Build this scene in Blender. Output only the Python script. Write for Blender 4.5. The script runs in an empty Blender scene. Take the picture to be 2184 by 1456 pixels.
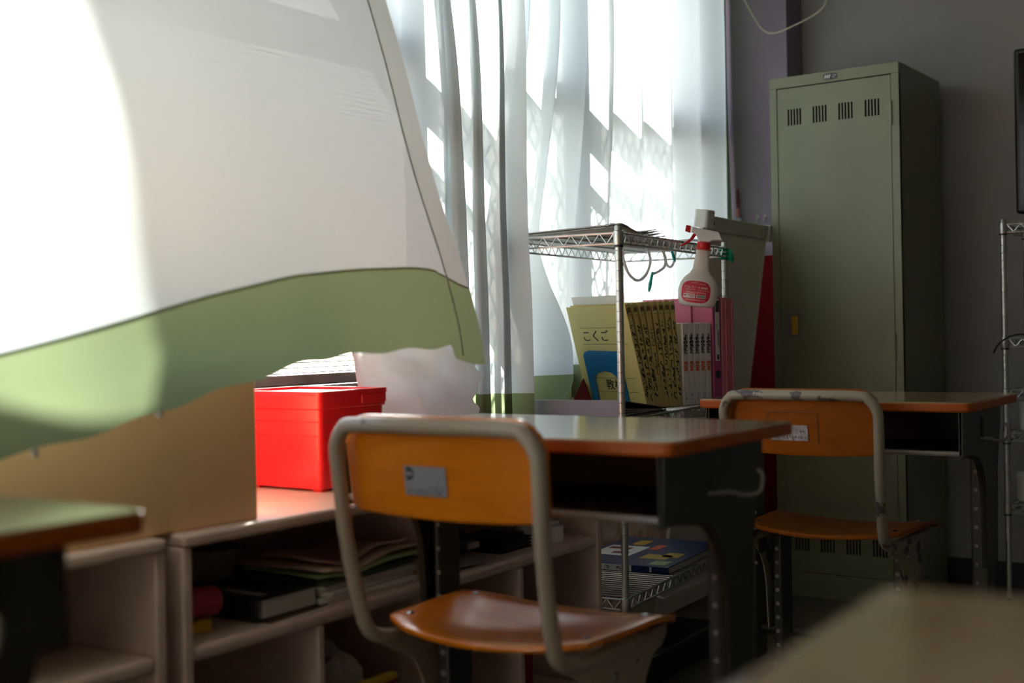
import bpy, bmesh, math, random
from mathutils import Vector, Matrix, Euler

random.seed(7)
S = bpy.context.scene
COL = S.collection
PI = math.pi
R = math.radians

# ------------------------------------------------------------------ camera
cam_d = bpy.data.cameras.new('camera')
cam = bpy.data.objects.new('camera', cam_d)
COL.objects.link(cam)
S.camera = cam
cam_d.sensor_width = 36.0
cam_d.lens = 36.0 * 2680.0 / 2184.0
cam_d.clip_start = 0.02
YAW, PITCH, ROLL, EYE = R(35.23), 0.0068, 0.0205, 0.9275
f0 = Vector((-math.sin(YAW), math.cos(YAW), 0)); r0 = Vector((math.cos(YAW), math.sin(YAW), 0)); u0 = Vector((0, 0, 1))
fw = f0 * math.cos(PITCH) - u0 * math.sin(PITCH)
up = u0 * math.cos(PITCH) + f0 * math.sin(PITCH)
rt = r0 * math.cos(ROLL) - up * math.sin(ROLL)
uu = up * math.cos(ROLL) + r0 * math.sin(ROLL)
cam.matrix_world = Matrix(((rt.x, uu.x, -fw.x, 0), (rt.y, uu.y, -fw.y, 0), (rt.z, uu.z, -fw.z, EYE), (0, 0, 0, 1)))
cam_d.dof.use_dof = True
cam_d.dof.focus_distance = 3.35
cam_d.dof.aperture_fstop = 2.6

# ------------------------------------------------------------------ sky, sun, exposure
SUN_TRAVEL = Vector((1.0, -1.9, -1.2)).normalized()
W = bpy.data.worlds.new('sky'); S.world = W
W.use_nodes = True
wn = W.node_tree.nodes
sky = wn.new('ShaderNodeTexSky'); sky.sky_type = 'NISHITA'; sky.sun_disc = False
sky.sun_elevation = math.asin(-SUN_TRAVEL.z); sky.sun_rotation = math.atan2(-SUN_TRAVEL.x, -SUN_TRAVEL.y)
sky.air_density = 1.0; sky.dust_density = 1.5; sky.ozone_density = 1.0
bg = wn['Background']; bg.inputs['Strength'].default_value = 1.15
# hazy bright sky: the blue is washed out towards a warm white
bw = wn.new('ShaderNodeRGBToBW'); hz_ = wn.new('ShaderNodeMixRGB'); hz_.blend_type = 'MULTIPLY'; hz_.inputs['Fac'].default_value = 1.0
hz_.inputs['Color2'].default_value = (1.0, 0.96, 0.90, 1)
hm = wn.new('ShaderNodeMixRGB'); hm.inputs['Fac'].default_value = 0.5
W.node_tree.links.new(sky.outputs['Color'], bw.inputs['Color']); W.node_tree.links.new(bw.outputs['Val'], hz_.inputs['Color1'])
W.node_tree.links.new(sky.outputs['Color'], hm.inputs['Color1']); W.node_tree.links.new(hz_.outputs['Color'], hm.inputs['Color2'])
W.node_tree.links.new(hm.outputs['Color'], bg.inputs['Color'])
sun_d = bpy.data.lights.new('sun', 'SUN'); sun_d.energy = 45.0; sun_d.angle = R(0.55); sun_d.color = (1.0, 0.95, 0.86)
sun = bpy.data.objects.new('sun', sun_d); COL.objects.link(sun)
sun.location = (-8, 12, 7)
sun.rotation_euler = SUN_TRAVEL.to_track_quat('-Z', 'Y').to_euler()
S.view_settings.view_transform = 'Standard'; S.view_settings.look = 'None'
S.view_settings.gamma = 1.0; S.view_settings.use_curve_mapping = False
S.view_settings.exposure = 0.5
S.cycles.use_denoising = True
S.cycles.max_bounces = 10; S.cycles.diffuse_bounces = 6; S.cycles.glossy_bounces = 4
S.cycles.transmission_bounces = 6; S.cycles.transparent_max_bounces = 16
S.cycles.sample_clamp_indirect = 6.0
S.cycles.caustics_reflective = False; S.cycles.caustics_refractive = False

# ------------------------------------------------------------------ materials
def _new(name):
    m = bpy.data.materials.new(name); m.use_nodes = True
    nt = m.node_tree
    return m, nt, nt.nodes['Principled BSDF']

def pbr(name, col, rough=0.5, metal=0.0, var=0.0, scale=12.0, bump=0.0, bscale=60.0, coat=0.0, spec=0.5, col2=None, stretch=(1, 1, 1), trans=0.0):
    """principled material whose colour wanders between col and col2 (or a darker col) with a noise texture"""
    m, nt, b = _new(name)
    n, l = nt.nodes, nt.links
    b.inputs['Roughness'].default_value = rough
    b.inputs['Metallic'].default_value = metal
    b.inputs['Specular IOR Level'].default_value = spec
    b.inputs['Coat Weight'].default_value = coat
    b.inputs['Coat Roughness'].default_value = 0.12
    b.inputs['Transmission Weight'].default_value = trans
    tc = n.new('ShaderNodeTexCoord'); mp = n.new('ShaderNodeMapping'); mp.inputs['Scale'].default_value = stretch
    l.new(tc.outputs['Object'], mp.inputs['Vector'])
    if var > 0 or col2:
        c2 = col2 or tuple(c * (1 - var) for c in col)
        t = n.new('ShaderNodeTexNoise'); t.inputs['Scale'].default_value = scale; t.inputs['Detail'].default_value = 6
        l.new(mp.outputs['Vector'], t.inputs['Vector'])
        rp = n.new('ShaderNodeValToRGB')
        rp.color_ramp.elements[0].position = 0.35; rp.color_ramp.elements[1].position = 0.68
        rp.color_ramp.elements[0].color = (*c2, 1); rp.color_ramp.elements[1].color = (*col, 1)
        l.new(t.outputs['Fac'], rp.inputs['Fac']); l.new(rp.outputs['Color'], b.inputs['Base Color'])
    else:
        b.inputs['Base Color'].default_value = (*col, 1)
    if bump > 0:
        t2 = n.new('ShaderNodeTexNoise'); t2.inputs['Scale'].default_value = bscale; t2.inputs['Detail'].default_value = 4
        l.new(mp.outputs['Vector'], t2.inputs['Vector'])
        bp = n.new('ShaderNodeBump'); bp.inputs['Strength'].default_value = bump; bp.inputs['Distance'].default_value = 0.004
        l.new(t2.outputs['Fac'], bp.inputs['Height']); l.new(bp.outputs['Normal'], b.inputs['Normal'])
    return m

def cloth(name, col, trans=0.55, clear=0.0, trans_col=None):
    """thin woven cloth: diffuse front, light glowing through from behind, a little clear between the threads"""
    m, nt, b = _new(name)
    n, l = nt.nodes, nt.links
    n.remove(b)
    out = n['Material Output']
    tc = n.new('ShaderNodeTexCoord')
    t = n.new('ShaderNodeTexNoise'); t.inputs['Scale'].default_value = 5.0; t.inputs['Detail'].default_value = 5
    l.new(tc.outputs['Object'], t.inputs['Vector'])
    rp = n.new('ShaderNodeMixRGB'); rp.inputs['Color1'].default_value = (*[c * 0.94 for c in col], 1); rp.inputs['Color2'].default_value = (*col, 1)
    l.new(t.outputs['Fac'], rp.inputs['Fac'])
    d = n.new('ShaderNodeBsdfDiffuse'); l.new(rp.outputs['Color'], d.inputs['Color'])
    tr = n.new('ShaderNodeBsdfTranslucent')
    if trans_col: tr.inputs['Color'].default_value = (*trans_col, 1)
    else: l.new(rp.outputs['Color'], tr.inputs['Color'])
    mx = n.new('ShaderNodeMixShader'); mx.inputs['Fac'].default_value = trans
    l.new(d.outputs['BSDF'], mx.inputs[1]); l.new(tr.outputs['BSDF'], mx.inputs[2])
    last = mx
    if clear > 0:
        tp = n.new('ShaderNodeBsdfTransparent'); m2 = n.new('ShaderNodeMixShader'); m2.inputs['Fac'].default_value = clear
        l.new(mx.outputs['Shader'], m2.inputs[1]); l.new(tp.outputs['BSDF'], m2.inputs[2]); last = m2
    l.new(last.outputs['Shader'], out.inputs['Surface'])
    return m

def wood(name, c1, c2, rough=0.3, scale=3.0, axis=(1, 9, 9), coat=0.3, spec=0.5):
    """lacquered plywood: fine grain lines drawn out along one axis"""
    m, nt, b = _new(name)
    n, l = nt.nodes, nt.links
    tc = n.new('ShaderNodeTexCoord'); mp = n.new('ShaderNodeMapping'); mp.inputs['Scale'].default_value = axis
    l.new(tc.outputs['Object'], mp.inputs['Vector'])
    t = n.new('ShaderNodeTexNoise'); t.inputs['Scale'].default_value = scale; t.inputs['Detail'].default_value = 8; t.inputs['Distortion'].default_value = 1.2
    l.new(mp.outputs['Vector'], t.inputs['Vector'])
    rp = n.new('ShaderNodeValToRGB'); rp.color_ramp.elements[0].position = 0.3; rp.color_ramp.elements[1].position = 0.72
    rp.color_ramp.elements[0].color = (*c2, 1); rp.color_ramp.elements[1].color = (*c1, 1)
    l.new(t.outputs['Fac'], rp.inputs['Fac']); l.new(rp.outputs['Color'], b.inputs['Base Color'])
    b.inputs['Roughness'].default_value = rough
    b.inputs['Specular IOR Level'].default_value = spec
    b.inputs['Coat Weight'].default_value = coat; b.inputs['Coat Roughness'].default_value = 0.15
    return m

def chipped(name, paint, metal, amount=0.62, scale=14.0, rough=0.45):
    """painted steel with chips down to dark metal"""
    m, nt, b = _new(name)
    n, l = nt.nodes, nt.links
    tc = n.new('ShaderNodeTexCoord')
    t = n.new('ShaderNodeTexNoise'); t.inputs['Scale'].default_value = scale; t.inputs['Detail'].default_value = 9; t.inputs['Roughness'].default_value = 0.62
    l.new(tc.outputs['Object'], t.inputs['Vector'])
    rp = n.new('ShaderNodeValToRGB'); rp.color_ramp.interpolation = 'LINEAR'
    rp.color_ramp.elements[0].position = amount; rp.color_ramp.elements[1].position = amount + 0.02
    rp.color_ramp.elements[0].color = (*paint, 1); rp.color_ramp.elements[1].color = (*metal, 1)
    l.new(t.outputs['Fac'], rp.inputs['Fac']); l.new(rp.outputs['Color'], b.inputs['Base Color'])
    b.inputs['Roughness'].default_value = rough
    return m

def glass(name, wired=False):
    """thin pane: mostly clear with a fresnel sheen; the wired sort has a grid of fine wires cast into it"""
    m, nt, b = _new(name)
    n, l = nt.nodes, nt.links
    n.remove(b)
    out = n['Material Output']
    tp = n.new('ShaderNodeBsdfTransparent'); tp.inputs['Color'].default_value = (0.93, 0.96, 0.97, 1)
    gl = n.new('ShaderNodeBsdfGlossy'); gl.inputs['Roughness'].default_value = 0.03
    lw = n.new('ShaderNodeLayerWeight'); lw.inputs['Blend'].default_value = 0.5
    pw = n.new('ShaderNodeMath'); pw.operation = 'POWER'; pw.inputs[1].default_value = 4.0; l.new(lw.outputs['Facing'], pw.inputs[0])
    fr = n.new('ShaderNodeMath'); fr.operation = 'MULTIPLY_ADD'; fr.inputs[1].default_value = 0.5; fr.inputs[2].default_value = 0.02; l.new(pw.outputs[0], fr.inputs[0])
    mx = n.new('ShaderNodeMixShader')
    l.new(fr.outputs[0], mx.inputs['Fac']); l.new(tp.outputs['BSDF'], mx.inputs[1]); l.new(gl.outputs['BSDF'], mx.inputs[2])
    last = mx
    if wired:
        tc = n.new('ShaderNodeTexCoord'); sp = n.new('ShaderNodeSeparateXYZ'); l.new(tc.outputs['Object'], sp.inputs['Vector'])
        facs = []
        for ax, pitch in (('Y', 0.0105), ('Z', 0.0125)):
            d = n.new('ShaderNodeMath'); d.operation = 'DIVIDE'; d.inputs[1].default_value = pitch; l.new(sp.outputs[ax], d.inputs[0])
            fr2 = n.new('ShaderNodeMath'); fr2.operation = 'FRACT'; l.new(d.outputs[0], fr2.inputs[0])
            lt = n.new('ShaderNodeMath'); lt.operation = 'LESS_THAN'; lt.inputs[1].default_value = 0.15; l.new(fr2.outputs[0], lt.inputs[0])
            facs.append(lt)
        mxm = n.new('ShaderNodeMath'); mxm.operation = 'MAXIMUM'; l.new(facs[0].outputs[0], mxm.inputs[0]); l.new(facs[1].outputs[0], mxm.inputs[1])
        df = n.new('ShaderNodeBsdfDiffuse'); df.inputs['Color'].default_value = (0.10, 0.11, 0.13, 1)
        m2 = n.new('ShaderNodeMixShader'); l.new(mxm.outputs[0], m2.inputs['Fac']); l.new(mx.outputs['Shader'], m2.inputs[1]); l.new(df.outputs['BSDF'], m2.inputs[2])
        last = m2
    l.new(last.outputs['Shader'], out.inputs['Surface'])
    return m

def floor_mat():
    m, nt, b = _new('vinyl_floor')
    n, l = nt.nodes, nt.links
    tc = n.new('ShaderNodeTexCoord')
    t = n.new('ShaderNodeTexNoise'); t.inputs['Scale'].default_value = 3.5; t.inputs['Detail'].default_value = 8
    l.new(tc.outputs['Object'], t.inputs['Vector'])
    rp = n.new('ShaderNodeValToRGB'); rp.color_ramp.elements[0].position = 0.3; rp.color_ramp.elements[1].position = 0.7
    rp.color_ramp.elements[0].color = (0.11, 0.094, 0.06, 1); rp.color_ramp.elements[1].color = (0.16, 0.138, 0.092, 1)
    l.new(t.outputs['Fac'], rp.inputs['Fac'])
    l.new(rp.outputs['Color'], b.inputs['Base Color'])
    b.inputs['Roughness'].default_value = 0.38
    return m

M = dict(
    wall=pbr('painted_wall', (0.35, 0.335, 0.33), 0.75, var=0.12, scale=2.2, bump=0.15, bscale=40),
    column=pbr('column_paint', (0.29, 0.22, 0.30), 0.7, var=0.15, scale=2.5, bump=0.12, bscale=45),
    ceiling=pbr('ceiling_board', (0.40, 0.38, 0.35), 0.85, var=0.08, scale=6),
    sillwall=pbr('sill_wall_paint', (0.42, 0.27, 0.2), 0.7, col2=(0.66, 0.55, 0.47), scale=22),
    floor=floor_mat(),
    base=pbr('black_skirting', (0.018, 0.017, 0.016), 0.5, var=0.3),
    alu=pbr('bronze_aluminium', (0.25, 0.18, 0.15), 0.32, metal=0.6, var=0.35, scale=9),
    glass=glass('window_glass'), wired=glass('wired_glass', True),
    white_cloth=cloth('white_curtain_cloth', (0.44, 0.47, 0.47), 0.45, 0.005),
    sheer=cloth('sheer_curtain_cloth', (0.58, 0.63, 0.645), 0.38, 0.007),
    green_cloth=cloth('green_hem_cloth', (0.20, 0.25, 0.13), 0.44, 0.0),
    seam=cloth('seam_thread', (0.55, 0.57, 0.53), 0.3),
    paper_sheet=cloth('crumpled_white_paper', (0.95, 0.92, 0.89), 0.5),
    pinkwood=pbr('pink_painted_wood', (0.76, 0.57, 0.50), 0.42, var=0.14, scale=16, bump=0.2, bscale=30, col2=(0.66, 0.485, 0.42)),
    card=pbr('cardboard', (0.84, 0.52, 0.27), 0.8, var=0.08, scale=5, stretch=(6, 1, 1)),
    red=pbr('red_plastic', (0.80, 0.012, 0.022), 0.28, var=0.05, scale=3),
    desktop=wood('desktop_laminate', (0.40, 0.27, 0.13), (0.33, 0.215, 0.10), 0.13, 3.0, (1, 10, 10), 0.5),
    deskedge=wood('desk_edge_band', (0.52, 0.115, 0.014), (0.40, 0.08, 0.010), 0.42, 5.0, (1, 14, 14), 0.08, 0.25),
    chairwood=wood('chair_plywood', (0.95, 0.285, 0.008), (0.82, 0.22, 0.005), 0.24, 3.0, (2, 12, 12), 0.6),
    chairwood_shaded=wood('chair_plywood_shaded', (0.34, 0.092, 0.004), (0.26, 0.064, 0.003), 0.45, 3.0, (2, 12, 12), 0.05, 0.12),  # same plywood darkened: dimmer light at the far chair put into its colour
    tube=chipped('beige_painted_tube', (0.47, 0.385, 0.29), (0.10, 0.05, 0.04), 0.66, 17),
    tube_worn_shaded=chipped('worn_shaded_beige_tube', (0.30, 0.27, 0.185), (0.07, 0.055, 0.05), 0.555, 17),  # chips are wear; the paint is also darkened to stand in for shade
    steel=pbr('dark_desk_steel', (0.058, 0.050, 0.035), 0.42, metal=0.25, var=0.2, scale=8),
    steel_dark=pbr('leg_steel', (0.07, 0.064, 0.053), 0.42, metal=0.3, var=0.2, scale=8),
    lip=pbr('tray_lip_paint', (0.36, 0.32, 0.28), 0.4, var=0.2),
    chrome=pbr('chrome_wire', (0.56, 0.56, 0.53), 0.42, metal=1.0, var=0.15, scale=30),
    chrome_dark=pbr('chrome_groove', (0.14, 0.14, 0.14), 0.4, metal=0.9, var=0.1),
    rivet=pbr('rivet_steel', (0.5, 0.5, 0.52), 0.25, metal=1.0, var=0.1),
    sticker=pbr('silver_sticker', (0.38, 0.38, 0.42), 0.4, metal=0.1, var=0.08, scale=60),
    sticker2=pbr('worn_white_sticker', (0.50, 0.48, 0.46), 0.5, col2=(0.28, 0.24, 0.21), scale=70),
    ink=pbr('black_ink', (0.012, 0.012, 0.012), 0.6, var=0.1),
    ink_red=pbr('orange_red_ink', (0.75, 0.12, 0.04), 0.6, var=0.05),
    locker=pbr('olive_locker_paint', (0.235, 0.245, 0.15), 0.36, var=0.1, scale=5, bump=0.06, bscale=25),
    locker_shade=pbr('locker_inside_shade', (0.008, 0.008, 0.007), 0.9, spec=0.0, var=0.1),  # near-black, shade inside the locker put into the colour
    handle=pbr('grey_handle_plastic', (0.22, 0.20, 0.19), 0.4, var=0.1),
    yellow=pbr('yellow_paper_tag', (0.62, 0.38, 0.03), 0.7, var=0.1),
    plate=pbr('black_name_plate', (0.012, 0.014, 0.016), 0.3, var=0.1),
    white_print=pbr('white_print', (0.82, 0.82, 0.80), 0.5, var=0.03),
    folder=pbr('yellow_card_folder', (0.74, 0.61, 0.24), 0.65, var=0.1, scale=7),
    blue=pbr('blue_metal_bookend', (0.0, 0.16, 0.40), 0.35, var=0.1),
    whitebook=pbr('white_book_cover', (0.86, 0.85, 0.86), 0.42, var=0.05),
    pages=pbr('page_block', (0.66, 0.62, 0.57), 0.8, var=0.12, scale=40, stretch=(1, 1, 30)),
    pink=pbr('pink_file_plastic', (0.72, 0.15, 0.26), 0.4, var=0.08),
    pink2=pbr('rose_file_plastic', (0.62, 0.19, 0.23), 0.45, var=0.08),
    magenta=pbr('magenta_binder', (0.44, 0.07, 0.22), 0.4, var=0.1),
    lavender=pbr('lavender_grey_binder', (0.27, 0.26, 0.31), 0.45, var=0.06),
    charcoal=pbr('charcoal_board', (0.05, 0.05, 0.052), 0.6, var=0.2),
    greypaper=pbr('grey_newsprint', (0.66, 0.63, 0.59), 0.7, var=0.2, scale=25),
    bottle=pbr('frosted_bottle', (0.93, 0.89, 0.85), 0.35, var=0.05, scale=4, trans=0.08),
    bottle_red=pbr('red_trigger', (0.70, 0.012, 0.015), 0.3, var=0.05),
    bottle_white=pbr('white_sprayer', (0.78, 0.76, 0.72), 0.35, var=0.05),
    label=pbr('red_label', (0.70, 0.03, 0.07), 0.4, var=0.05),
    label_white=pbr('label_white', (0.82, 0.78, 0.77), 0.5, var=0.03),
    cord=cloth('white_cord_rubber', (0.95, 0.93, 0.93), 0.5),
    side_cloth=cloth('curtain_side_cloth', (0.44, 0.455, 0.43), 0.40, 0.0),
    green_edge=cloth('pale_green_edge_cloth', (0.20, 0.31, 0.18), 0.36),
    cable=pbr('cream_cable', (0.50, 0.47, 0.34), 0.5, var=0.08),
    teal=pbr('teal_clip', (0.02, 0.55, 0.48), 0.4, var=0.05),
    tape=cloth('green_tape', (0.02, 0.30, 0.17), 0.3),
    panel=pbr('off_white_panel', (0.88, 0.80, 0.72), 0.55, var=0.06, scale=3),
    rail=pbr('panel_rail', (0.66, 0.62, 0.55), 0.45, var=0.06),
    cap=pbr('cream_end_cap', (0.92, 0.88, 0.79), 0.45, var=0.05),
    redboard=pbr('red_board', (0.11, 0.002, 0.003), 0.7, spec=0.05, var=0.2, scale=3),
    black=pbr('black_plastic', (0.014, 0.014, 0.013), 0.42, var=0.2),
    screen=pbr('dark_screen', (0.004, 0.004, 0.005), 0.12, var=0.2),
    tub=pbr('beige_tub', (0.42, 0.36, 0.27), 0.5, var=0.08),
    rose=pbr('rose_bottle', (0.50, 0.055, 0.11), 0.35, var=0.08),
    envelope=pbr('cream_envelope', (0.74, 0.58, 0.46), 0.7, var=0.12, scale=8),
    pinkpaper=pbr('pink_paper', (0.72, 0.48, 0.44), 0.7, var=0.1),
    lime=pbr('light_green_folder', (0.42, 0.56, 0.28), 0.6, var=0.1),
    darkgreen=pbr('dark_green_folder', (0.06, 0.09, 0.05), 0.6, var=0.1),
    whitepaper=pbr('white_booklet', (0.84, 0.81, 0.78), 0.7, var=0.1),
    bag=pbr('clear_bag', (0.90, 0.87, 0.82), 0.2, var=0.25, scale=20, trans=0.0, bump=0.6, bscale=18),
    packyellow=pbr('yellow_packet', (0.62, 0.40, 0.03), 0.4, var=0.1),
    packred=pbr('red_packet', (0.22, 0.008, 0.012), 0.4, var=0.1),
    gameblue=pbr('blue_box_print', (0.006, 0.03, 0.13), 0.35, var=0.1),
    brown=pbr('dark_brown_board', (0.12, 0.055, 0.03), 0.6, var=0.15),
    wallgrey=pbr('outside_ground', (0.42, 0.40, 0.36), 0.9, var=0.2, scale=1.5),
    guard=pbr('guard_steel', (0.5, 0.5, 0.48), 0.5, metal=0.2, var=0.1),
    maroon=pbr('maroon_handle', (0.16, 0.012, 0.04), 0.35, var=0.1),
    paleblue=pbr('pale_blue_plastic', (0.42, 0.45, 0.62), 0.4, var=0.05),
)

# ------------------------------------------------------------------ mesh helpers
I4 = Matrix.Identity(4)

def T(x, y, z): return Matrix.Translation((x, y, z))
def RX(a): return Matrix.Rotation(a, 4, 'X')
def RY(a): return Matrix.Rotation(a, 4, 'Y')
def RZ(a): return Matrix.Rotation(a, 4, 'Z')

def box(bm, x0, x1, y0, y1, z0, z1, mt=I4, mi=0):
    vs = [bm.verts.new(mt @ Vector(p)) for p in ((x0, y0, z0), (x1, y0, z0), (x1, y1, z0), (x0, y1, z0), (x0, y0, z1), (x1, y0, z1), (x1, y1, z1), (x0, y1, z1))]
    for f in ((3, 2, 1, 0), (4, 5, 6, 7), (0, 1, 5, 4), (1, 2, 6, 5), (2, 3, 7, 6), (3, 0, 4, 7)):
        bm.faces.new([vs[i] for i in f]).material_index = mi
    return bm

def prism(bm, pts, lo, hi, plane='xy', mt=I4):
    """extrude a closed outline: plane xy -> along z, yz -> along x, xz -> along y"""
    def P(a, b, c):
        return {'xy': (a, b, c), 'yz': (c, a, b), 'xz': (a, c, b)}[plane]
    A = [bm.verts.new(mt @ Vector(P(a, b, lo))) for a, b in pts]
    B = [bm.verts.new(mt @ Vector(P(a, b, hi))) for a, b in pts]
    n = len(pts)
    bm.faces.new(A); bm.faces.new(B[::-1])
    for i in range(n):
        j = (i + 1) % n
        bm.faces.new((A[i], A[j], B[j], B[i]))
    bmesh.ops.recalc_face_normals(bm, faces=bm.faces[:])
    return bm

def smooth_path(pts, n=6):
    """Catmull-Rom through the points"""
    P = [Vector(p) for p in pts]
    out = []
    for i in range(len(P) - 1):
        a = P[i - 1] if i else P[i] * 2 - P[i + 1]
        b, c = P[i], P[i + 1]
        d = P[i + 2] if i + 2 < len(P) else P[i + 1] * 2 - P[i]
        for k in range(n):
            t = k / n
            out.append(0.5 * ((2 * b) + (c - a) * t + (2 * a - 5 * b + 4 * c - d) * t * t + (3 * b - a - 3 * c + d) * t ** 3))
    out.append(P[-1])
    return out

def tube(bm, pts, r, seg=8, caps=True):
    P = [Vector(p) for p in pts]
    rings = []
    nrm = None
    for i, p in enumerate(P):
        d = (P[min(i + 1, len(P) - 1)] - P[max(i - 1, 0)]).normalized()
        if nrm is None:
            nrm = d.orthogonal().normalized()
        else:
            nrm = (nrm - d * nrm.dot(d)).normalized()
        bi = d.cross(nrm)
        rr = r[i] if isinstance(r, (list, tuple)) else r
        rings.append([bm.verts.new(p + (nrm * math.cos(2 * PI * k / seg) + bi * math.sin(2 * PI * k / seg)) * rr) for k in range(seg)])
    for a, b in zip(rings, rings[1:]):
        for k in range(seg):
            bm.faces.new((a[k], a[(k + 1) % seg], b[(k + 1) % seg], b[k]))
    if caps:
        bm.faces.new(rings[0][::-1]); bm.faces.new(rings[-1])
    return bm

def lathe(bm, prof, seg=20, mt=I4, sx=1.0, sy=1.0):
    """spin (r, z) about z; sx, sy squash it"""
    rings = []
    for r, z in prof:
        rings.append([bm.verts.new(mt @ Vector((max(r, 1e-5) * sx * math.cos(2 * PI * k / seg), max(r, 1e-5) * sy * math.sin(2 * PI * k / seg), z))) for k in range(seg)])
    for a, b in zip(rings, rings[1:]):
        for k in range(seg):
            bm.faces.new((a[k], a[(k + 1) % seg], b[(k + 1) % seg], b[k]))
    bm.faces.new(rings[0][::-1]); bm.faces.new(rings[-1])
    return bm

def rrect(w, d, r, n=5):
    """rounded rectangle outline centred on the origin"""
    out = []
    for cx, cy, a0 in ((w / 2 - r, d / 2 - r, 0), (-w / 2 + r, d / 2 - r, 90), (-w / 2 + r, -d / 2 + r, 180), (w / 2 - r, -d / 2 + r, 270)):
        for k in range(n + 1):
            a = R(a0 + 90 * k / n)
            out.append((cx + r * math.cos(a), cy + r * math.sin(a)))
    return out

def surf(bm, f, nu, nv, skip=None):
    """grid surface f(i/nu, j/nv) -> point"""
    g = [[bm.verts.new(f(i / nu, j / nv)) for j in range(nv + 1)] for i in range(nu + 1)]
    for i in range(nu):
        for j in range(nv):
            if skip and skip(i, j): continue
            bm.faces.new((g[i][j], g[i + 1][j], g[i + 1][j + 1], g[i][j + 1]))
    return bm

def nb(): return bmesh.new()

def obj(name, bm, mat, parent=None, smooth=False, bevel=0.0, seg=2, solid=0.0, sub=0, loc=None, rot=None, angle=40):
    me = bpy.data.meshes.new(name)
    bm.to_mesh(me); bm.free()
    for m in (mat if isinstance(mat, (list, tuple)) else [mat]):
        me.materials.append(M[m] if isinstance(m, str) else m)
    o = bpy.data.objects.new(name, me); COL.objects.link(o)
    if parent: o.parent = parent
    if loc: o.location = loc
    if rot: o.rotation_euler = rot
    if solid:
        md = o.modifiers.new('thickness', 'SOLIDIFY'); md.thickness = solid; md.offset = 0
    if bevel:
        md = o.modifiers.new('edge', 'BEVEL'); md.width = bevel; md.segments = seg; md.limit_method = 'ANGLE'; md.angle_limit = R(35)
    if sub:
        md = o.modifiers.new('smooth', 'SUBSURF'); md.levels = sub; md.render_levels = sub
    if smooth:
        for p in me.polygons: p.use_smooth = True
        if not sub:
            me.set_sharp_from_angle(angle=R(angle))
    return o

def root(name, loc, rz=0.0, label=None, cat=None, group=None, rot=None):
    o = bpy.data.objects.new(name, None); COL.objects.link(o)
    o.empty_display_size = 0.05
    o.location = loc
    o.rotation_euler = rot if rot else (0, 0, rz)
    return tag(o, label, cat, group)

def tag(o, label=None, cat=None, group=None, kind=None):
    if label: o['label'] = label
    if cat: o['category'] = cat
    if group: o['group'] = group
    if kind: o['kind'] = kind
    return o

def struct(o): o['kind'] = 'structure'; return o

def copy_tree(o, parent=None):
    c = o.copy(); COL.objects.link(c)
    if parent: c.parent = parent
    for ch in list(o.children): copy_tree(ch, c)
    return c

def lettering(name, body, size, mat, parent, mt, align='CENTER', spacing=1.0, line=1.0, depth=0.0002, bold=0.0):
    """flat printed text as a thin mesh; mt places it: text runs along local x, up along local y, faces local +z"""
    cu = bpy.data.curves.new(name, 'FONT'); cu.body = body; cu.size = size; cu.align_x = align; cu.align_y = 'CENTER'
    cu.space_character = spacing; cu.space_line = line; cu.extrude = depth; cu.resolution_u = 3; cu.offset = bold
    t = bpy.data.objects.new('tmp', cu); COL.objects.link(t)
    dg = bpy.context.evaluated_depsgraph_get()
    me = bpy.data.meshes.new_from_object(t.evaluated_get(dg))
    bpy.data.objects.remove(t); bpy.data.curves.remove(cu)
    me.materials.clear(); me.materials.append(M[mat])
    o = bpy.data.objects.new(name, me); COL.objects.link(o); o.parent = parent
    o.matrix_local = mt
    return o

def frame(o, x, y):
    """matrix with origin o, text axis x, up axis y"""
    x = Vector(x).normalized(); y = Vector(y).normalized(); z = x.cross(y)
    return Matrix(((x.x, y.x, z.x, o[0]), (x.y, y.y, z.y, o[1]), (x.z, y.z, z.z, o[2]), (0, 0, 0, 1)))

def strokes(bm, w, h, n, mt, seed, thick=0.0007):
    """loose pen strokes filling a w x h box in the local xy plane"""
    rg = random.Random(seed)
    for k in range(n):
        y = h * (0.5 - (k + 0.5) / n)
        for s in range(rg.randint(2, 3)):
            x = rg.uniform(-w / 2, w / 2 * 0.3); yy = y + rg.uniform(-0.3, 0.3) * h / n
            pts = [Vector((x, yy, 0))]
            for q in range(rg.randint(1, 3)):
                pts.append(Vector((max(-w / 2, min(w / 2, pts[-1].x + rg.uniform(-0.3, 0.8) * w)), pts[-1].y + rg.uniform(-0.6, 0.25) * h / n, 0)))
            for a, b in zip(pts, pts[1:]):
                d = (b - a)
                if d.length < 1e-5: continue
                nn = Vector((-d.y, d.x, 0)).normalized() * thick
                vs = [bm.verts.new(mt @ p) for p in (a - nn, b - nn, b + nn, a + nn)]
                bm.faces.new(vs)
    return bm

def lerp_tab(tab, x):
    if x <= tab[0][0]: return tab[0][1]
    for (a, b), (c, d) in zip(tab, tab[1:]):
        if x <= c:
            t = (x - a) / (c - a)
            return b + (d - b) * t
    return tab[-1][1]

def sstep(a, b, x):
    t = max(0.0, min(1.0, (x - a) / (b - a)))
    return t * t * (3 - 2 * t)

# ------------------------------------------------------------------ the room
WX = -2.12            # inner face of the window wall
EY = 4.60             # end wall
XR, YB, ZC = 4.2, -3.6, 2.95
SILL, HEAD = 0.79, 2.38
WY0, WY1 = -3.10, 4.44

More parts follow.
